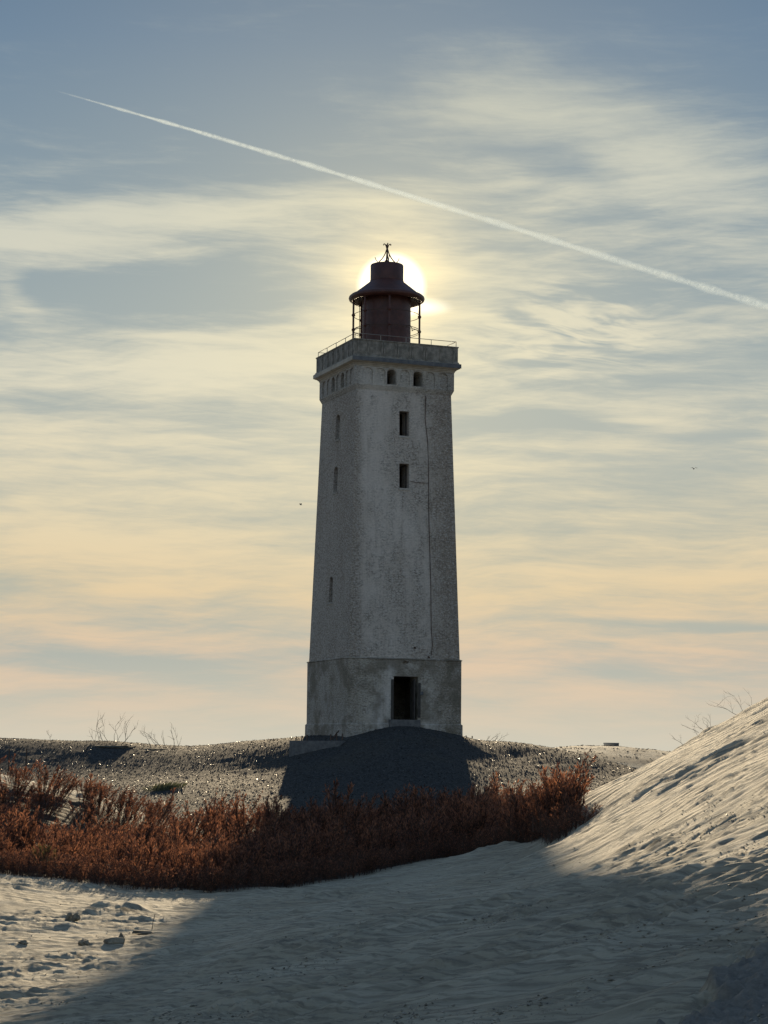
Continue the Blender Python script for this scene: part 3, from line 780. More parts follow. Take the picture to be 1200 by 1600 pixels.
# conductor cable wandering down the front
cab = MB(); pts = []
for (px, py) in ((665, 618), (664, 655), (668, 690), (669.5, 730), (669.5, 790), (671, 850), (673, 920), (673.5, 980), (675.5, 1008), (673.5, 1024)):
    u, z = frontpt(px, py, w_shaft); pts.append((u, -w_shaft(z) - 0.02, z))
cab.tube(pts, 0.016, 5); cab.build('conductor_cable', M_IRON, lh)
cab = MB(); pts = []
for (px, py) in ((641, 752), (651, 754), (660, 754.5), (669, 755)):
    u, z = frontpt(px, py, w_shaft); pts.append((u, -w_shaft(z) - 0.015, z))
cab.tube(pts, 0.012, 5); cab.build('branch_cable', M_IRON, lh)
for (px, py) in ((647.5, 1011.5), (669.7, 1026.5)):
    u, z = frontpt(px, py, w_shaft); q = MB(); w = w_shaft(z)
    q.tube([(u, -w - 0.09, z - 0.03), (u, -w + 0.05, z)], 0.045, 8); q.build('hole_plug', M_IRON, lh)  # dark studs put in where the wall has small dark holes

# frieze with blind arches and windows
fr = MB(); fr.frus([(2.43, Z_BELT - 0.02), (2.45, Z_BELT + 0.03), (FR_W - 0.01, Z_FR - 0.03), (FR_W, Z_FR), (FR_W, Z_FRT)])
cav = MB(); cav.box(-1.6, 1.6, -1.6, 1.6, Z_BELT - 0.5, Z_FRT - 0.2)
niche = MB(); win = MB(); zc0, zc1 = Z_FR + 0.05, Z_FRT - 0.07
fcols = [(574.5, 'n'), (594, 'n'), (612.0, 'w'), (632.5, 'n'), (653, 'w'), (672, 'n'), (692, 'n')]
for px, k in fcols:
    u, _ = frontpt(px, 594, FR_W)
    if k == 'n': niche.prism(arch(u, zc0, zc1, 0.25), -FR_W - 0.2, -FR_W + 0.06, F3)
    else: win.prism(arch(u, zc0 + 0.02, zc1 - 0.02, 0.235), -FR_W - 0.2, -1.3, F3)
for px, k in ((506.5, 'n'), (513.5, 'n'), (520.5, 'w'), (528, 'n'), (535.0, 'w'), (542.5, 'n'), (549.3, 'n')):
    v, _ = leftpt(px, 600, FR_W)
    if k == 'n': niche.prism(arch(v, zc0, zc1, 0.25), -FR_W - 0.2, -FR_W + 0.06, L3)
    else: win.prism(arch(v, zc0 + 0.02, zc1 - 0.02, 0.235), -FR_W - 0.2, -1.3, L3)
o = boolean(fr, [cav, niche, win], 'frieze', M_FRIEZE); o.parent = lh
# moulded arch rings round the two front windows
for px, k in fcols:
    if k != 'w': continue
    u, _ = frontpt(px, 594, FR_W); q = MB()
    pts = [(u - 0.28, -FR_W - 0.01, zc0)] + [(u - 0.28 * math.cos(math.pi * i / 10), -FR_W - 0.01, zc1 - 0.19 + 0.24 * math.sin(math.pi * i / 10)) for i in range(11)] + [(u + 0.28, -FR_W - 0.01, zc0)]
    q.tube(pts, 0.035, 5); q.build('arch_moulding', M_FRIEZE, lh)
# cornice
co = MB(); co.frus([(FR_W + 0.004, Z_FRT - 0.03), (FR_W + 0.03, Z_FRT), (FR_W + 0.035, Z_FRT + 0.04), (FR_W + 0.07, Z_FRT + 0.055), (FR_W + 0.10, Z_FRT + 0.10), (CO_W - 0.06, Z_CO - 0.03), (CO_W - 0.035, Z_CO - 0.002)])
co.build('cornice', M_CORN, lh)
fa = MB(); fa.frus([(CO_W, Z_CO), (CO_W, Z_CT - 0.04), (CO_W - 0.04, Z_CT)]); fa.build('cornice_fascia', M_CORN, lh)
fa = MB(); fa.box(-CO_W - 0.002, CO_W + 0.002, -CO_W - 0.022, -CO_W - 0.003, Z_CO + 0.004, Z_CT - 0.02); fa.build('lead_flashing', M_LEAD, lh)
# parapet: wall ring, pilaster strips, cap
pa = MB(); pa.frus([(PA_W, Z_CT + 0.003), (PA_W, Z_PT - 0.07)])
pc = MB(); pc.box(-PA_W + 0.22, PA_W - 0.22, -PA_W + 0.22, PA_W - 0.22, Z_CT + 0.12, Z_PT + 1)
o = boolean(pa, [pc], 'parapet', M_PARA); o.parent = lh
cp = MB(); cp.frus([(PA_W + 0.003, Z_PT - 0.068), (PA_W + 0.03, Z_PT - 0.05), (PA_W + 0.03, Z_PT)])
pc = MB(); pc.box(-PA_W + 0.26, PA_W - 0.26, -PA_W + 0.26, PA_W - 0.26, Z_CT, Z_PT + 1)
o = boolean(cp, [pc], 'parapet_cap', M_PARA); o.parent = lh
q = MB(); q.frus([(PA_W + 0.045, Z_CT + 0.004), (PA_W + 0.045, Z_CT + 0.06), (PA_W + 0.004, Z_CT + 0.09)]); 
pc = MB(); pc.box(-PA_W + 0.1, PA_W - 0.1, -PA_W + 0.1, PA_W - 0.1, Z_CT - 1, Z_CT + 1)
o = boolean(q, [pc], 'parapet_foot', M_PARA); o.parent = lh
strip = MB(); strip.box(-0.035, 0.035, -0.03, 0.01, Z_CT + 0.10, Z_PT - 0.09); sm = strip.mesh('pilaster_strip', M_PARA)
for k, u in enumerate((-2.45, -1.95, -1.25, -1.12, -0.55, -0.42, 0.18, 0.31, 0.9, 1.03, 1.75, 2.45)):
    o = link('pilaster_strip', sm, lh); o.location = (u, -PA_W - 0.002, 0)
    o = link('pilaster_strip', sm, lh); o.location = (-PA_W - 0.002, u, 0); o.rotation_euler = (0, 0, -math.pi / 2)
# railing on the cap
rl = link('railing', None, lh)
RW, RZ = PA_W - 0.07, Z_PT + 0.26
pm = MB(); pm.tube([(0, 0, Z_PT - 0.01), (0, 0, RZ)], 0.016, 6); pm = pm.mesh('rail_post', M_GALV)
for t in np.linspace(-RW, RW, 5):
    for (a, b) in ((t, -RW), (t, RW), (-RW, t), (RW, t)):
        if abs(a) == abs(b) and a != -RW and b == RW and a == t and (a, b) == (RW, RW): continue
        o = link('rail_post', pm, rl); o.location = (a * 1.0, b * 1.0, 0)
q = MB()
for a, b in (((-RW, -RW), (RW, -RW)), ((RW, -RW), (RW, RW)), ((RW, RW), (-RW, RW)), ((-RW, RW), (-RW, -RW))):
    q.tube([(a[0], a[1], RZ), (b[0], b[1], RZ)], 0.015, 6)
q.build('top_rail', M_GALV, rl)

# lantern
lan = link('lantern', None, lh)
zdt, zdb = zof(415.5), zof(440.5)
zeave = zof(467.5)
CR, DR, ER = 1.182, 0.81, 1.86
q = MB(); q.lathe([(0, Z_CT + 0.12), (CR + 0.03, Z_CT + 0.12), (CR + 0.03, Z_CT + 0.22), (CR, Z_CT + 0.24), (CR, zeave + 0.30), (0, zeave + 0.30)], 56); q.build('lantern_wall', M_RUST, lan, True, R(35))
q = MB(); q.lathe([(DR - 0.02, zdb + 0.03), (DR + 0.03, zdb - 0.03), (1.62, zof(461.3)), (1.76, zof(462.8)), (1.84, zof(465)), (ER, zof(467.3)), (1.83, zof(470.0)), (1.74, zof(472.2)), (1.66, zof(472.2)),
                  (1.5, zof(469)), (CR + 0.003, zof(463))], 64); q.build('lantern_roof', M_RUST, lan, True, R(60))
q = MB(); q.lathe([(DR, zdb - 0.02), (DR + 0.015, zdb), (DR + 0.015, zdb + 0.05), (DR, zdb + 0.06), (DR, zdt), (DR - 0.02, zdt + 0.03), (0.5, zdt + 0.09), (0, zdt + 0.12)], 48); q.build('vent_drum', M_RUST, lan, True, R(35))
PR = 1.62
pm = MB(); pm.tube([(0, 0, Z_CT + 0.12), (0, 0, zeave)], 0.052, 8); pm.lathe([(0.055, zof(494) - 0.08), (0.10, zof(494)), (0.055, zof(494) + 0.08)], 8)
pm.lathe([(0.055, zof(517) - 0.08), (0.095, zof(517)), (0.055, zof(517) + 0.08)], 8)
pm = pm.mesh('post', M_RUST)
for k in range(7):
    a = R(5 + 45 * k) - TA
    o = link('post', pm, lan); o.location = (PR * math.cos(a), PR * math.sin(a), 0)
def ringpts(r, z, n=48, a0=0, a1=2 * math.pi): return [(r * math.cos(a0 + (a1 - a0) * k / n), r * math.sin(a0 + (a1 - a0) * k / n), z) for k in range(n + 1)]
for zz, rad in ((zof(494), 0.016), (zof(517), 0.016), (zof(519.5), 0.012)):
    q = MB(); q.tube(ringpts(PR, zz), rad, 5, False); q.build('hoop', M_IRON, lan)
# brackets under the eave and small scroll arcs
for k in range(8):
    a = R(5 + 45 * k) - TA; q = MB()
    c, s_ = math.cos(a), math.sin(a)
    q.tube([(PR * c, PR * s_, zeave - 0.35), ((PR - 0.06) * c, (PR - 0.06) * s_, zeave - 0.15), ((PR - 0.25) * c, (PR - 0.25) * s_, zeave + 0.0)], 0.018, 5)
    q.build('bracket', M_IRON, lan); q = MB()
    pts = [((PR - 0.22 + 0.22 * math.cos(t)) * c, (PR - 0.22 + 0.22 * math.cos(t)) * s_, zof(523) + 0.30 * math.sin(t)) for t in np.linspace(0, math.pi * 0.75, 9)]
    q.tube(pts, 0.018, 5)
    q.build('scroll', M_IRON, lan)
# ladder beside the lantern
q = MB(); c, s_ = math.cos(R(166) - TA), math.sin(R(166) - TA)
tx, ty = -s_, c
for d in (-0.0, 0.30):
    q.tube([((CR + 0.10) * c + tx * d, (CR + 0.10) * s_ + ty * d, Z_CT + 0.12), ((CR + 0.10) * c + tx * d, (CR + 0.10) * s_ + ty * d, zeave)], 0.018, 5)
for k in range(11):
    zz = Z_CT + 0.25 + k * 0.24
    if zz < zeave: q.tube([((CR + 0.10) * c, (CR + 0.10) * s_, zz), ((CR + 0.10) * c + tx * 0.3, (CR + 0.10) * s_ + ty * 0.3, zz)], 0.011, 4)
q.build('ladder', M_IRON, lan)
# finial: four bowed legs gathered into curling tips
fin = link('finial', None, lan)
zt0 = zdt + 0.21; hF = zof(381.0) - zt0
def leg_prof():
    P = [(0.46, -0.12), (0.38, 0.0), (0.27, 0.12), (0.17, 0.28), (0.09, 0.46), (0.035, 0.66), (0.025, 0.76), (0.055, 0.88), (0.10, 0.965), (0.15, 0.99), (0.19, 0.95), (0.175, 0.90)]
    return [(r * 1.0, z * hF) for r, z in P]
for k in range(4):
    a = R(10 + 90 * k) - TA; q = MB(); c, s_ = math.cos(a), math.sin(a)
    q.tube([(r * c, r * s_, zt0 + z) for r, z in leg_prof()], 0.028, 6); q.build('scroll_leg', M_IRON, fin)
    q = MB(); q.tube([(r * c, r * s_, zt0 + z) for r, z in ((0.40, -0.08), (0.46, -0.04), (0.52, 0.03), (0.57, 0.10), (0.60, 0.20))], 0.018, 5); q.build('outer_scroll', M_IRON, fin)
q = MB(); q.tube([(0, 0, zt0 - 0.12), (0, 0, zt0 + 0.74 * hF)], 0.024, 6); q.build('rod', M_IRON, fin)
q = MB(); q.tube([(0.12 * math.cos(t), 0, zt0 - 0.05 + 0.13 * math.sin(t)) for t in np.linspace(0, math.pi, 9)], 0.02, 5)
q.tube([(0, 0.12 * math.cos(t), zt0 - 0.05 + 0.13 * math.sin(t)) for t in np.linspace(0, math.pi, 9)], 0.02, 5); q.build('base_hoops', M_IRON, fin)

# ------------------------------------------------------------------ concrete platform, handrail, posts, block
pA = at(452, 1159, 93.6); pB = at(530.7, 1155.5, 92.6)
dx, dy = pB.x - pA.x, pB.y - pA.y
rz = math.atan2(dy, dx); Lp = math.hypot(dx, dy); ztop = (pA.z + pB.z) / 2
pf = thing('concrete_platform', 'low concrete platform half buried in gravel at the left foot of the tower', 'platform', (pA.x, pA.y, ztop), rz)
q = MB(); q.box(0, Lp, 0, 1.6, -0.9, 0); o = q.build('slab', M_CONC, pf)
hr = thing('handrail', 'short bent iron handrail on the small platform beside the lighthouse base', 'handrail', (0, 0, 0))
def strk(pxs, Y, r=0.02, n=6):
    m_ = MB(); m_.tube([at(a, b, Y) for a, b in pxs], r, n); return m_
strk([(518, 1155.5), (522, 1151.5), (526, 1145.5), (530, 1141.5)], 93.2, 0.035).build('bent_rail', M_IRON, hr)
for a in (516.5, 526, 535):
    strk([(a, 1156.5), (a + 0.3, 1147 - (1 if a > 530 else 0))], 93.2, 0.028).build('post', M_IRON, hr)
for (a, b, h_, Y, lab) in ((462.5, 1154.5, 4, 97.5, 'thin iron stake left of the platform, farthest from the tower'), (471.5, 1154, 4.5, 97.5, 'thin iron stake in the middle of the three left of the tower'), (479.5, 1153, 5, 95.9, 'thin iron stake closest to the left foot of the tower'),
                           (728, 1154.5, 4.5, 99, 'thin stake just right of the lighthouse foot'), (737.5, 1156, 6, 99, 'slightly taller thin stake right of the lighthouse, second from the wall'),
                           (14, 1166, 8, 97, 'dark stub of a post low on the far left mound, outermost'), (41, 1166.5, 9, 97, 'dark stub of a post on the left mound below the lone twig')):
    p = at(a, b, Y); z0 = H1(p.x, p.y); top = at(a + 0.5, b - h_, Y)
    if Y == 97: p = at(a, b + 12, 95); z0 = H1(p.x, p.y); top = at(a + .5, b + 12 - h_, 95)
    m_ = MB(); m_.tube([(0, 0, -0.25), (0.01, 0, max(top.z - z0, 0.12))], 0.028, 6)
    thing('stake', lab, 'stake', (p.x, p.y, z0), 0, 'thin stakes and post stubs on the mound', m_.mesh('stake', M_IRON))
p = at(955, 1170, 126.5); zb = H1(p.x, p.y)
q = MB(); q.box(-0.39, 0.39, -0.35, 0.35, -0.2, max(at(955, 1163.4, 126.5).z - zb, 0.2)); q.v = [(x + 0.02 * ((i * 7) % 3 - 1), y, z - (0.02 if i in (4, 7) else 0)) for i, (x, y, z) in enumerate(q.v)]
bk = thing('bunker_block', 'small dark rectangular concrete block on the far sandy ridge', 'block', (p.x, p.y, zb), 0.1)
q.build('block_body', M_CONC, bk)
q = MB(); q.box(-0.41, 0.41, -0.37, 0.37, max(at(955, 1163.4, 126.5).z - zb, 0.2) + 0.002, max(at(955, 1163.4, 126.5).z - zb, 0.2) + 0.07); q.build('block_top', M_LEAD, bk)

# ------------------------------------------------------------------ stones (gravel) on the mound, clods on the sand
def stones(name, n, sampler, smin, smax, mat, flat=0.6):
    base = np.array([(1, 0, 0), (-1, 0, 0), (0, 1, 0), (0, -1, 0), (0, 0, 1), (0, 0, -1)], float)
    Ft = np.array([(0, 2, 4), (2, 1, 4), (1, 3, 4), (3, 0, 4), (2, 0, 5), (1, 2, 5), (3, 1, 5), (0, 3, 5)])
    x, y = sampler(n); n = len(x)
    z = Hh(x, y)
    s = smin * (smax / smin) ** (rng.random(n) ** 2.2)
    V = base[None] + rng.normal(0, 0.22, (n, 6, 3))
    V = V * s[:, None, None] * 0.5 * np.array([1.2, 1.0, flat])
    a = rng.random(n) * 6.28; ca, sa = np.cos(a), np.sin(a)
    t = rng.normal(0, 0.35, n)
    X = V[..., 0] * ca[:, None] - V[..., 1] * sa[:, None]; Y = V[..., 0] * sa[:, None] + V[..., 1] * ca[:, None]
    Z = V[..., 2] + X * t[:, None]
    P = np.stack([X + x[:, None], Y + y[:, None], Z + (z + s * flat * 0.28)[:, None]], -1).reshape(-1, 3)
    Fa = (Ft[None] + 6 * np.arange(n)[:, None, None]).reshape(-1, 3)
    return link(name, mesh_np(name, P, Fa, [mat]))
def samp_mound(n):
    y = rng.uniform(73, 108, n); x = rng.uniform(-1, 1, n) * (0.215 * y)
    k = (rng.random(n) < gravel_mask(x, y)) & (np.maximum(abs(x - TX), abs(y - TY)) > 2.4)
    return x[k], y[k]
o = stones('gravel', 110000, samp_mound, 0.018, 0.085, M_PEB, 0.5); o['kind'] = 'stuff'; o['label'] = 'dark glinting pebbles covering the mound under the lighthouse'
def samp_sand(n):
    y = 9 * (44 / 9) ** rng.random(n); x = rng.uniform(-0.21, 0.22, n) * y
    d = fbm(x / 1.6, y / 2.4 + 3, 3)
    px = x / y
    band = np.exp(-((y - 20 - 1.5 * x) / 3.5) ** 2) + 0.35
    k = (rng.random(n) < sst(d, 0.0, 0.4) * band) 
    return x[k], y[k]
o = stones('sand_clods', 90000, samp_sand, 0.006, 0.036, M_CLOD, 0.6); o['kind'] = 'stuff'; o['label'] = 'small dark clods and shell bits strewn over the shaded sand'

def samp_ridge(n):
    y = rng.uniform(108, 131, n); x = rng.uniform(7, 24, n)
    k = (rng.random(n) < sst(fbm(x / 3.0, y / 2.0, 4, 0.6), -0.15, 0.3)) & (y > 0)
    return x[k], y[k]
M_HUM = mat_simple('dark_rooty_turf', (0.045, 0.04, 0.03), (0.09, 0.08, 0.055), 5, 0.95, 0, 1.0)
o = stones('low_scrub', 9000, samp_ridge, 0.04, 0.17, M_HUM, 0.35); o['kind'] = 'stuff'; o['label'] = 'low dark scrub dotted over the far sandy ridge'

def rock(name, label, px, py, Y, size, seed, mat, group=None):
    import bmesh
    b = bmesh.new(); bmesh.ops.create_icosphere(b, subdivisions=3, radius=1)
    r_ = random.Random(seed); o1 = r_.random() * 50
    from mathutils import noise as mn
    for v in b.verts:
        n = v.co.normalized(); k = 1 + 0.45 * mn.noise(n * 1.3 + Vector((o1, 0, 0))) + 0.2 * mn.noise(n * 3.1 + Vector((0, o1, 0))) + 0.08 * mn.noise(n * 8)
        # chipped planes
        for q in range(4):
            d = Vector((math.sin(q * 2.1 + o1), math.cos(q * 1.3 + o1), math.sin(q + o1))).normalized()
            t = n.dot(d); 
            if t * k > 0.72: k = 0.72 / t
        v.co = Vector((n.x * size[0], n.y * size[1], n.z * size[2])) * k
    me = bpy.data.meshes.new(name); b.to_mesh(me); b.free(); me.materials.append(mat)
    p = at(px, py, Y); z = H1(p.x, p.y)
    return thing(name, label, 'stone', (p.x, p.y, z + size[2] * 0.35), r_.random() * 3, group, me)
M_ROCK = mat_simple('sandy_brown_lump', (0.13, 0.11, 0.08), (0.30, 0.26, 0.19), 6, 0.9, 0, 0.9)
gL = 'dark lumps lying on the sunlit sand at the left'
def Yof(px, py):
    """world Y where the pixel's ray meets the ground"""
    d = ray(px, py); ys = np.linspace(9, 72, 900)
    P = np.array([(d.x * t / d.y, t, d.z * t / d.y) for t in ys])
    hit = np.nonzero(P[:, 2] < Hh(P[:, 0], P[:, 1]))[0]
    return float(ys[hit[0]]) if len(hit) else 40.0
rock('stone', 'upright jagged lump below the thicket, with a smaller pale chip at its foot', 109, 1433, Yof(109, 1438), (0.075, 0.07, 0.10), 1, M_ROCK, gL)
rock('stone', 'smaller leaning lump leaning against the upright jagged one', 119, 1437, Yof(119, 1440), (0.08, 0.06, 0.07), 2, M_ROCK, gL)
rock('stone', 'rounded brown lump, left one of the lower pair', 131, 1473, Yof(131, 1476), (0.12, 0.09, 0.065), 3, M_ROCK, gL)
rock('stone', 'wide low lump at the right of the lower pair', 178, 1470, Yof(178, 1474), (0.16, 0.09, 0.07), 4, M_ROCK, gL)
rock('stone', 'small peaked lump on top of the wide low one', 190, 1466, Yof(190, 1471), (0.06, 0.05, 0.08), 5, M_ROCK, gL)
rock('stone', 'flat small lump alone at the far left of the sunlit sand', 36, 1471, Yof(36, 1474), (0.10, 0.07, 0.03), 6, M_ROCK, gL)
# driftwood plank and thin stick
yp = Yof(222, 1460); p0, p1 = at(206, 1460, yp), at(241, 1458, yp)
q = MB(); Lq = (p1 - p0).length
q.raw([(-Lq / 2, -0.05, 0), (Lq / 2, -0.04, 0), (Lq / 2, 0.04, 0), (-Lq / 2, 0.06, 0), (-Lq / 2 + 0.03, -0.05, 0.05), (Lq / 2 - 0.05, -0.04, 0.035), (Lq / 2 - 0.05, 0.04, 0.035), (-Lq / 2 + 0.02, 0.06, 0.05)],
      [(3, 2, 1, 0), (4, 5, 6, 7), (0, 1, 5, 4), (1, 2, 6, 5), (2, 3, 7, 6), (3, 0, 4, 7)])
c = (p0 + p1) / 2
thing('driftwood_plank', 'narrow driftwood plank lying flat on the sunlit sand', 'driftwood', (c.x, c.y, H1(c.x, c.y) + 0.01), 0.05, None, q.mesh('driftwood_plank', M_WOOD))
c = at(237, 1449, yp + 0.6); z = H1(c.x, c.y)
q = MB(); q.tube([(0, 0, -0.05), (0.02, 0, 0.12), (0.05, 0, 0.24)], 0.006, 4)
thing('stick', 'thin upright stick poking from the sand behind the plank', 'stick', (c.x, c.y, z), 0, None, q.mesh('stick', M_WOOD))

# ------------------------------------------------------------------ thicket plumes
def plume(seed, lean=0.18, leaves=95, twigs=30, spread=1.0):
    """unit-height upright leafy shoot; returns verts, tri faces, material index (0 bark, 1 leaf)"""
    r = np.random.default_rng(seed)
    V = []; Fc = []; Mi = []
    ph = r.random() * 6.28; ld = r.random() * 0.7 - 0.1
    def axis(t): return np.array([ld * lean * t * t * 1.6 + 0.02 * math.sin(5 * t + ph), 0.05 * math.sin(4 * t + ph) + 0.1 * lean * t, t])
    seg = 5
    for i in range(seg + 1):
        t = i / seg; c = axis(t); rad = 0.012 * (1 - t) + 0.002
        for k in range(3):
            a = 2.094 * k; V.append(c + rad * np.array([math.cos(a), math.sin(a), 0]))
    for i in range(seg):
        for k in range(3):
            a, b = i * 3 + k, i * 3 + (k + 1) % 3
            Fc += [(a, b, b + 3), (a, b + 3, a + 3)]; Mi += [0, 0]
    tw = []
    for i in range(twigs):
        t = 0.12 + 0.86 * r.random() ** 0.8
        c = axis(t); a = r.random() * 6.28
        up_ = 0.75 + 0.5 * r.random(); out = (0.16 + 0.40 * r.random()) * spread
        d = np.array([math.cos(a) * out, math.sin(a) * out, up_]); d /= np.linalg.norm(d)
        ln = (0.42 - 0.28 * t) * (0.6 + 0.7 * r.random())
        e = c + d * ln; s_ = np.cross(d, r.normal(size=3)); s_ /= np.linalg.norm(s_)
        b = len(V); V += [c - s_ * 0.006, c + s_ * 0.006, e]; Fc.append((b, b + 1, b + 2)); Mi.append(0)
        tw.append((c, d, ln))
    for i in range(leaves):
        c, d, ln = tw[r.integers(len(tw))]
        if r.random() < 0.22: t = 0.3 + 0.7 * r.random(); p = axis(t); d = np.array([0, 0, 1.0])
        else: p = c + d * ln * (0.15 + 0.9 * r.random())
        v = d * 0.9 + r.normal(0, 0.42, 3); v[2] += 0.25; v /= np.linalg.norm(v)
        s_ = np.cross(v, r.normal(size=3)); s_ /= np.linalg.norm(s_)
        L_ = 0.080 * (0.6 + 0.8 * r.random()); w_ = L_ * 0.13
        b = len(V); V += [p, p + v * L_ * 0.5 + s_ * w_, p + v * L_, p + v * L_ * 0.5 - s_ * w_]
        Fc += [(b, b + 1, b + 2), (b, b + 2, b + 3)]; Mi += [1, 1]
    return np.array(V), np.array(Fc), np.array(Mi)

TPL = [plume(100 + i) for i in range(14)]
TPL_S = [plume(200 + i, 0.25, 60, 34, 1.9) for i in range(8)]     # low tangled
def scatter(tpl, xs, ys, hs, rot=None, dz=0.0, lean=None):
    Vs, Fs, Ms = [], [], []; off = 0
    zs = Hh(xs, ys)
    which = rng.integers(len(tpl), size=len(xs))
    for k, (V, Fc, Mi) in enumerate(tpl):
        s = np.nonzero(which == k)[0]
        if not len(s): continue
        a = rng.random(len(s)) * 0.9 - 0.45 if rot is None else rot[s]; ca, sa = np.cos(a), np.sin(a)
        wd = 0.75 + 0.7 * rng.random(len(s))
        h = hs[s]
        X = (V[None, :, 0] * ca[:, None] - V[None, :, 1] * sa[:, None]) * (h * wd)[:, None]
        Y = (V[None, :, 0] * sa[:, None] + V[None, :, 1] * ca[:, None]) * (h * wd)[:, None]
        lx = rng.normal(0.06, 0.16, len(s)); ly = rng.normal(0, 0.16, len(s))
        if lean is not None: lx = lean[0][s] + lx * 0.3; ly = lean[1][s] + ly * 0.3
        Z = V[None, :, 2] * h[:, None]
        X = X + Z * lx[:, None]; Y = Y + Z * ly[:, None]
        P = np.stack([X + xs[s][:, None], Y + ys[s][:, None], Z + zs[s][:, None] - 0.05 + dz], -1).reshape(-1, 3)
        nf = (Fc[None] + len(V) * np.arange(len(s))[:, None, None]).reshape(-1, 3) + off
        Vs.append(P); Fs.append(nf); Ms.append(np.tile(Mi, len(s))); off += len(P)
    return np.concatenate(Vs), np.concatenate(Fs), np.concatenate(Ms)
def shrub_mesh(name, V, Fc, Mi, mats):
    me = mesh_np(name, V, Fc, mats); me.polygons.foreach_set('material_index', Mi.astype(np.int32)); return me

def build_thicket():
    n = 620
    bx = rng.uniform(-17, 5.2, n); by = rng.uniform(43, 67.5, n)
    f = front_edge(bx)
    # spread the bush centres apart
    keep = []
    for i in range(n):
        if all((bx[i] - bx[j]) ** 2 + (by[i] - by[j]) ** 2 * 0.6 > 0.50 for j in keep): keep.append(i)
    bx, by = bx[keep], by[keep]; f = front_edge(bx)
    ok = (by > f + 0.45) & (bx < 3.6 + 0.05 * (by - 42)) & (bx > -0.235 * by - 2) & (litter_mask(bx, by) > 0.35)
    bx, by = bx[ok], by[ok]
    xs, ys, hs, lxs, lys, rt_ = [], [], [], [], [], []
    for cx, cy in zip(bx, by):
        rad = 0.45 + 0.35 * rng.random(); H0 = 0.80 + 0.50 * rng.random()
        H0 *= np.interp(cx / cy, [-0.21, -0.15, -0.08, 0.0, 0.05, 0.08], [0.92, 0.78, 0.82, 0.95, 1.08, 1.12])
        fe = cy - float(front_edge(cx)); H0 *= 0.70 + 0.30 * min(fe / 2.5, 1)
        m = int(14 + 12 * rng.random() * rad / 0.6)
        wind = 0.10 + 0.15 * rng.random() * (cx < -4)
        for k in range(m):
            a = rng.random() * 6.28; r_ = math.sqrt(rng.random())
            xs.append(cx + math.cos(a) * r_ * rad * 0.55); ys.append(cy + math.sin(a) * r_ * rad * 0.55)
            hs.append(H0 * (1.05 - 0.35 * r_) * (0.8 + 0.3 * rng.random()) + (0.35 if rng.random() < 0.05 else 0))
            lxs.append(math.cos(a) * r_ * 0.62 + wind); lys.append(math.sin(a) * r_ * 0.62)
    A = scatter(TPL, np.array(xs), np.array(ys), np.array(hs), lean=(np.array(lxs), np.array(lys)))
    # low tangle, densest along the near edge
    m = 5200
    x = rng.uniform(-16, 5, m); y = front_edge(x) - 0.1 + rng.exponential(3.2, m)
    ok = (y < 66) & (x < 4.1) & (x > -0.235 * y - 1) & (litter_mask(x, y + 0.8) > 0.3)
    x, y = x[ok], y[ok]
    Bv = scatter(TPL_S, x, y, rng.uniform(0.25, 0.55, len(x)), rot=rng.random(len(x)) * 6.28)
    V = np.concatenate([A[0], Bv[0]]); Fc = np.concatenate([A[1], Bv[1] + len(A[0])]); Mi = np.concatenate([A[2], Bv[2]])
    o = link('thicket', shrub_mesh('thicket', V, Fc, Mi, [M_STEM, M_LEAF])); o['kind'] = 'stuff'
    o['label'] = 'dense red-brown withered thicket filling the hollow before the mound'
    print('thicket', len(bx), len(xs), 'tris', len(Fc))
build_thicket()

def shrub(px, Y, height, radius, nstem, label, leafmat=None, seed=0, tpl=None, group=None, spread=0.3):
    p = at(px, 1250, Y); r = np.random.default_rng(seed)
    loc = Vector((p.x, p.y, H1(p.x, p.y)))
    o = thing('leafy_shrub', label, 'shrub', loc, 0, group)
    Vs, Fs, Ms = [], [], []; off = 0
    for k in range(nstem):
        V, Fc, Mi = (tpl or TPL)[r.integers(len(tpl or TPL))]
        a = r.random() * 6.28; rr = radius * math.sqrt(r.random()) * 0.45
        h = height * (0.6 + 0.4 * r.random()) * (1 if k else 1.05)
        c_, s_ = math.cos(a), math.sin(a)
        X = (V[:, 0] * c_ - V[:, 1] * s_) * h; Y_ = (V[:, 0] * s_ + V[:, 1] * c_) * h; Z = V[:, 2] * h
        ox, oy = math.cos(a * 3) * rr, math.sin(a * 3) * rr
        X = X + Z * (ox / radius * spread + r.normal(0, 0.05)); Y_ = Y_ + Z * (oy / radius * spread)
        Vs.append(np.stack([X + ox, Y_ + oy, Z - 0.05], -1)); Fs.append(Fc + off); Ms.append(Mi); off += len(V)
    V = np.concatenate(Vs); Fc = np.concatenate(Fs); Mi = np.concatenate(Ms)
    for mi, nm, mt in ((0, 'stems', M_STEM), (1, 'foliage', leafmat or M_LEAF)):
        s = Fc[Mi == mi]; u, inv = np.unique(s, return_inverse=True)
        link(nm, mesh_np(nm, V[u], inv.reshape(-1, 3), [mt]), o)
    return o
gS = 'shrubs standing out above the thicket'
shrub(868, 43.8, 1.15, 1.0, 50, 'tall dense red-brown shrub at the right end of the thicket against the dune', None, 1, None, gS, 0.30)
shrub(890, 42.5, 1.28, 0.35, 9, 'narrow branching shrub with the highest spike at the right tip of the thicket', None, 2, None, gS, 0.35)
shrub(832, 46, 1.15, 0.6, 26, 'bushy shrub left beside the tall one at the right end', None, 3, None, gS, 0.3)
shrub(888, 41.4, 0.62, 0.9, 46, 'low shrub of withered leaves creeping onto the sand at the foot of the dune', None, 4, TPL_S, gS, 0.9)
shrub(912, 40.9, 0.42, 0.5, 18, 'lowest sprig of dead leaves outermost on the lit sand', None, 44, TPL_S, gS, 0.9)
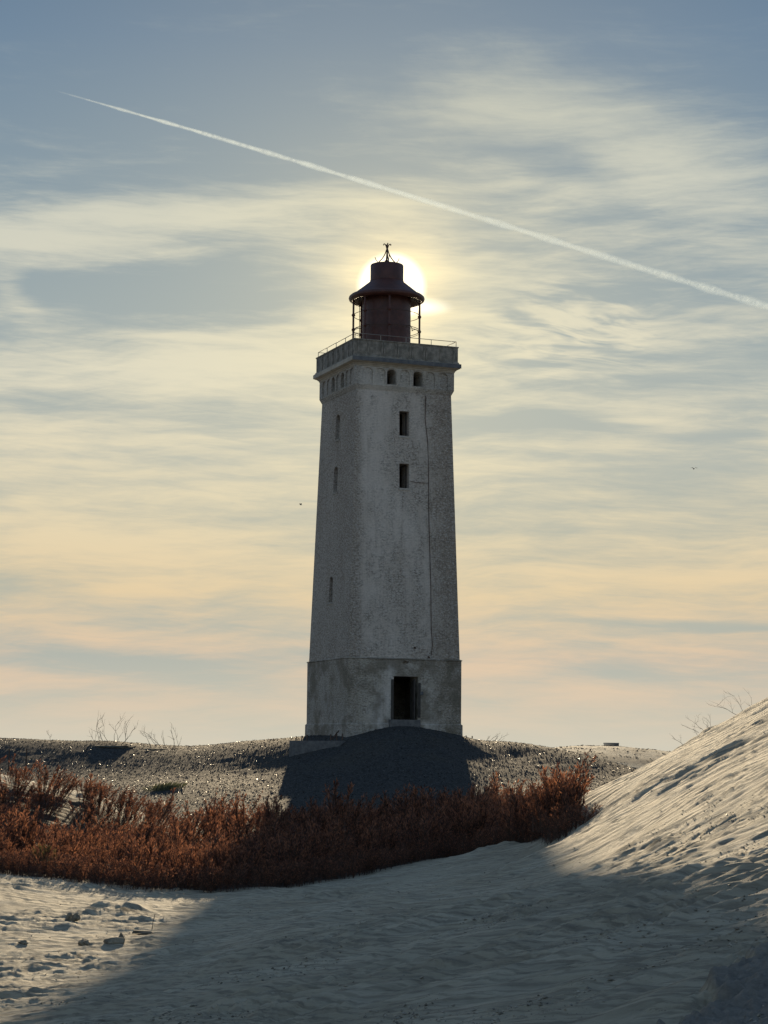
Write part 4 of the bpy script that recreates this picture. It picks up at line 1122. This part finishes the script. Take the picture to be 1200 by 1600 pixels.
shrub(803, 48, 1.35, 0.12, 3, 'dark bare-stemmed spike left of the right-end shrubs', None, 5, None, gS, 0.1)
shrub(336, 60, 1.75, 0.18, 6, 'tall feathery spike rising over the left half of the thicket', None, 6, None, gS, 0.18)
shrub(377, 60, 1.55, 0.16, 5, 'second feathery spike, a little lower, right beside the tallest left one', None, 7, None, gS, 0.2)
shrub(418, 60, 1.45, 0.15, 4, 'short dark spike at the left edge of the tower shadow', None, 8, None, gS, 0.15)
shrub(519, 59, 1.75, 0.25, 6, 'dark spiky shrub below the tower corner, highest in the shaded part', None, 9, None, gS, 0.3)
shrub(646, 59, 1.6, 0.4, 9, 'dark shrub of thin spikes below the lighthouse door', None, 10, None, gS, 0.3)
shrub(715, 57, 1.5, 0.8, 26, 'rounded dark maroon bush below the right edge of the tower', None, 11, None, gS, 0.35)
shrub(25, 52, 1.45, 0.9, 26, 'tall wind-bent shrub at the left edge of the frame', None, 12, None, gS, 0.45)
shrub(75, 45.5, 0.75, 0.4, 12, 'small yellowish olive shrub at the front edge of the thicket', M_LEAFG, 13, None, gS, 0.6)
shrub(300, 44.5, 0.85, 0.5, 16, 'pale brown fan-shaped shrub at the front edge of the thicket', None, 14, None, gS, 0.55)

# bare shrubs on the skyline
def bare(px, Y, h, n, label, seed, lean=0.0, wid=0.7, base_py=None, r0=0.014, z=None):
    r = random.Random(seed); p = at(px, base_py or 1165, Y); z = H1(p.x, p.y)
    q = MB()
    def grow(a, d, ln, rad, lv):
        pts = [a]; c = a.copy(); dd = d.copy()
        for i in range(4):
            dd = (dd + Vector((r.gauss(lean * 0.25, 0.22), r.gauss(0, 0.15), r.gauss(0.06, 0.12)))).normalized()
            c = c + dd * ln / 4; pts.append(c.copy())
            if lv < 2 and r.random() < 0.75:
                sd = (dd + Vector((r.gauss(0, 0.7), r.gauss(0, 0.4), r.gauss(0.15, 0.3)))).normalized()
                grow(c.copy(), sd, ln * (0.35 + 0.3 * r.random()), rad * 0.6, lv + 1)
        q.tube(pts, rad, 4, True, rad * 0.35)
    for k in range(n):
        b = Vector(((k / max(n - 1, 1) - 0.5) * wid, r.gauss(0, 0.15), -0.1))
        d = Vector((lean + (k / max(n - 1, 1) - 0.5) * 0.9 + r.gauss(0, 0.15), r.gauss(0, 0.2), 1.0)).normalized()
        grow(b, d, h * (0.6 + 0.4 * r.random()), r0, 0)
    return thing('bare_shrub', label, 'shrub', (p.x, p.y, z), 0, 'leafless shrubs on the skyline', q.mesh('bare_shrub', M_TWIG))
bare(82, 101, 0.75, 1, 'tiny lone leafless twig on the far left crest', 1, 0.1, 0.1)
bare(172, 101.5, 1.25, 8, 'widest leafless shrub on the left crest, on a dark hummock', 22, 0.0, 1.5)
bare(258, 101.5, 1.05, 6, 'leafless shrub bent to the left on the crest, nearer the lighthouse', 3, -0.35, 1.3)
bare(768, 99, 0.5, 5, 'low sparse leafless twigs on the crest right of the lighthouse', 4, 0.6, 0.6, r0=0.010)
for (px, py, Y, h, n, lab, sd) in ((1163, 1113, 44.4, 0.55, 3, 'leafless twig highest up the edge of the right dune', 5), (1105, 1145, 44.6, 0.42, 4, 'leafless twigs halfway up the edge of the right dune', 6), (1080, 1158, 44.6, 0.36, 2, 'leafless twig lowest on the edge of the right dune', 7)):
    d = ray(px, py)
    o = bare(px, Y, h, n, lab, sd, -0.5, 0.35, py, 0.005)
# dark hummocks of old roots below the crest shrubs
def hummock(px, Y, wx, wy, h, label):
    import bmesh
    b = bmesh.new(); bmesh.ops.create_icosphere(b, subdivisions=4, radius=1)
    from mathutils import noise as mn
    for v in b.verts:
        k = 1 + 0.25 * mn.noise(v.co * 2.2 + Vector((px, 0, 0))) + 0.12 * mn.noise(v.co * 6)
        v.co = Vector((v.co.x * wx, v.co.y * wy, v.co.z * h)) * k
    me = bpy.data.meshes.new('hummock'); b.to_mesh(me); b.free(); me.materials.append(M_HUM)
    me.polygons.foreach_set('use_smooth', [True] * len(me.polygons))
    p = at(px, 1165, Y); thing('hummock', label, 'hummock', (p.x, p.y, H1(p.x, p.y) - 0.10), 0, 'dark hummocks under the crest shrubs', me)
M_HUM = mat_simple('dark_rooty_turf', (0.045, 0.04, 0.03), (0.09, 0.08, 0.055), 5, 0.95, 0, 1.0)
hummock(172, 100.8, 1.15, 0.6, 0.15, 'dark rooty hummock under the widest bare shrub on the left crest')
hummock(245, 100.8, 0.95, 0.7, 0.10, 'flatter dark hummock under the bent bare shrub on the left crest')

# grass tuft on the mound
def tuft():
    p = at(258, 1205, 86); V = []; Fc = []
    for i in range(420):
        bx, by = rng.normal(0, 0.32), rng.normal(0, 0.3); by += bx * 0.6
        a = rng.random() * 6.28; h = 0.16 + 0.16 * rng.random(); lx, ly = rng.normal(0.08, 0.1), rng.normal(0, 0.1)
        c_, s_ = math.cos(a) * 0.008, math.sin(a) * 0.008
        z0 = H1(p.x + bx, p.y + by) if i % 7 == 0 else None
        b = len(V); zz = 0
        V += [(bx - c_, by - s_, zz), (bx + c_, by + s_, zz), (bx + lx * 0.5, by + ly * 0.5, h * 0.7), (bx + lx, by + ly, h)]
        Fc += [(b, b + 1, b + 2), (b, b + 2, b + 3)]
    V = np.array(V, float)
    V[:, 2] += Hh(V[:, 0] + p.x, V[:, 1] + p.y) - H1(p.x, p.y) - 0.02
    thing('grass_tuft', 'small green grass tuft alone on the stony slope left of the tower', 'grass tuft', (p.x, p.y, H1(p.x, p.y)), 0, None, mesh_np('grass_tuft', V, np.array(Fc), [M_GRASS]))
tuft()

# ------------------------------------------------------------------ contrail and birds
def contrail():
    m, g, p, out = new_mat('contrail_ice')
    m.node_tree.nodes.remove(p)
    lw = g.node('ShaderNodeLayerWeight'); lw.inputs['Blend'].default_value = 0.5
    edge = g.m('POWER', g.sub(1.0, lw.outputs['Facing']), 2.2)
    P = objc(g)
    n = g.noise(g.scale(P, 0.04, 0.1, 0.1), 1.0, 7, 0.7)
    al = g.node('ShaderNodeAttribute', attribute_name='ice').outputs['Fac']
    a = g.m('MULTIPLY', g.mul(edge, g.ss(n, 0.30, 0.62, 0.15, 1.0)), al, clamp=True)
    t = g.node('ShaderNodeBsdfTranslucent'); t.inputs[0].default_value = (0.80, 0.93, 1.0, 1)
    d = g.node('ShaderNodeBsdfDiffuse'); d.inputs[0].default_value = (0.9, 0.9, 0.9, 1)
    mx = g.node('ShaderNodeMixShader'); mx.inputs[0].default_value = 0.25
    tr = g.node('ShaderNodeBsdfTransparent'); m2 = g.node('ShaderNodeMixShader')
    Lk = m.node_tree.links.new
    Lk(t.outputs[0], mx.inputs[1]); Lk(d.outputs[0], mx.inputs[2]); g.put(m2.inputs[0], a); Lk(tr.outputs[0], m2.inputs[1]); Lk(mx.outputs[0], m2.inputs[2]); Lk(m2.outputs[0], out.inputs[0])
    Hc = 900.0
    def P3(px, py): d_ = ray(px, py); return d_ * (Hc / d_.z)
    keys = [(85, 141), (300, 203), (500, 263), (760, 343), (1000, 418), (1200, 479), (1500, 565)]
    pts = []
    for (a_, b_), (c_, e_) in zip(keys[:-1], keys[1:]):
        for k in range(10): t_ = k / 10; pts.append(P3(a_ + (c_ - a_) * t_, b_ + (e_ - b_) * t_))
    pts.append(P3(*keys[-1]))
    V = []; Fc = []; dens = []; n_ = 14; m_ = len(pts); org = pts[m_ // 2]
    for i, q in enumerate(pts):
        px = 85 + (1500 - 85) * i / (m_ - 1)
        wpx = np.interp(px, [85, 200, 400, 700, 1000, 1500], [2.0, 4.5, 7.5, 10, 12.5, 15])
        rad = wpx / 2 / F * q.length * (1.12 + 0.20 * math.sin(i * 1.7) + 0.16 * math.sin(i * 4.1))
        tg = (pts[min(i + 1, m_ - 1)] - pts[max(i - 1, 0)]).normalized(); a1 = tg.cross(Vector((0, 0, 1))).normalized(); b1 = tg.cross(a1)
        for k in range(n_):
            an = 2 * math.pi * k / n_; V.append(q - org + (a1 * math.cos(an) + b1 * math.sin(an)) * rad)
            dens.append(np.interp(px, [85, 150, 300, 1500], [0.0, 0.35, 0.8, 0.95]))
    for i in range(m_ - 1):
        for k in range(n_): Fc.append((i * n_ + k, i * n_ + (k + 1) % n_, (i + 1) * n_ + (k + 1) % n_, (i + 1) * n_ + k))
    me = mesh_np('contrail', np.array([tuple(v) for v in V]), np.array(Fc), [m], smooth=True)
    A_ = me.attributes.new('ice', 'FLOAT', 'POINT'); A_.data.foreach_set('value', np.array(dens, dtype=np.float32))
    thing('contrail', 'long thin white contrail slanting down across the sky above the lighthouse', 'contrail', org, 0, None, me)
contrail()

def bird(px, py, Y, span, label, bank):
    p = at(px, py, Y); q = MB()
    q.lathe([(0.0, -0.19), (0.03, -0.15), (0.055, -0.03), (0.05, 0.06), (0.03, 0.14), (0.025, 0.17), (0, 0.21)], 8)
    body = [(z_, x_ * 1.0, y_) for x_, y_, z_ in q.v]; q.v = [(a * 1.0, b, c) for a, b, c in body]
    o = thing('gull', label, 'bird', p, bank, 'distant birds in flight')
    q.build('body', M_BIRD, o, True)
    for s_ in (-1, 1):
        w = MB(); h = span / 2
        top = [(-0.07, 0, 0.02), (0.07, 0, 0.02), (0.06, s_ * h * 0.45, 0.12), (-0.06, s_ * h * 0.45, 0.12), (-0.09, s_ * h, 0.05), (-0.06, s_ * h * 0.97, 0.05)]
        bot = [(a, b, c - 0.015) for a, b, c in top]
        w.raw(top + bot, [(0, 1, 2, 3), (3, 2, 5, 4), (9, 8, 7, 6), (10, 11, 8, 9), (0, 3, 9, 6), (3, 4, 10, 9), (4, 5, 11, 10), (5, 2, 8, 11), (2, 1, 7, 8), (1, 0, 6, 7)])
        w.build('wing', M_BIRD, o)
M_BIRD = mat_simple('gull_plumage', (0.10, 0.10, 0.10), (0.2, 0.2, 0.2), 5, 0.8)
bird(1084, 732.5, 170, 0.60, 'tiny gull gliding right of the tower', R(95))
bird(470, 788.5, 190, 0.30, 'tiny distant bird just left of the tower shaft', R(60))
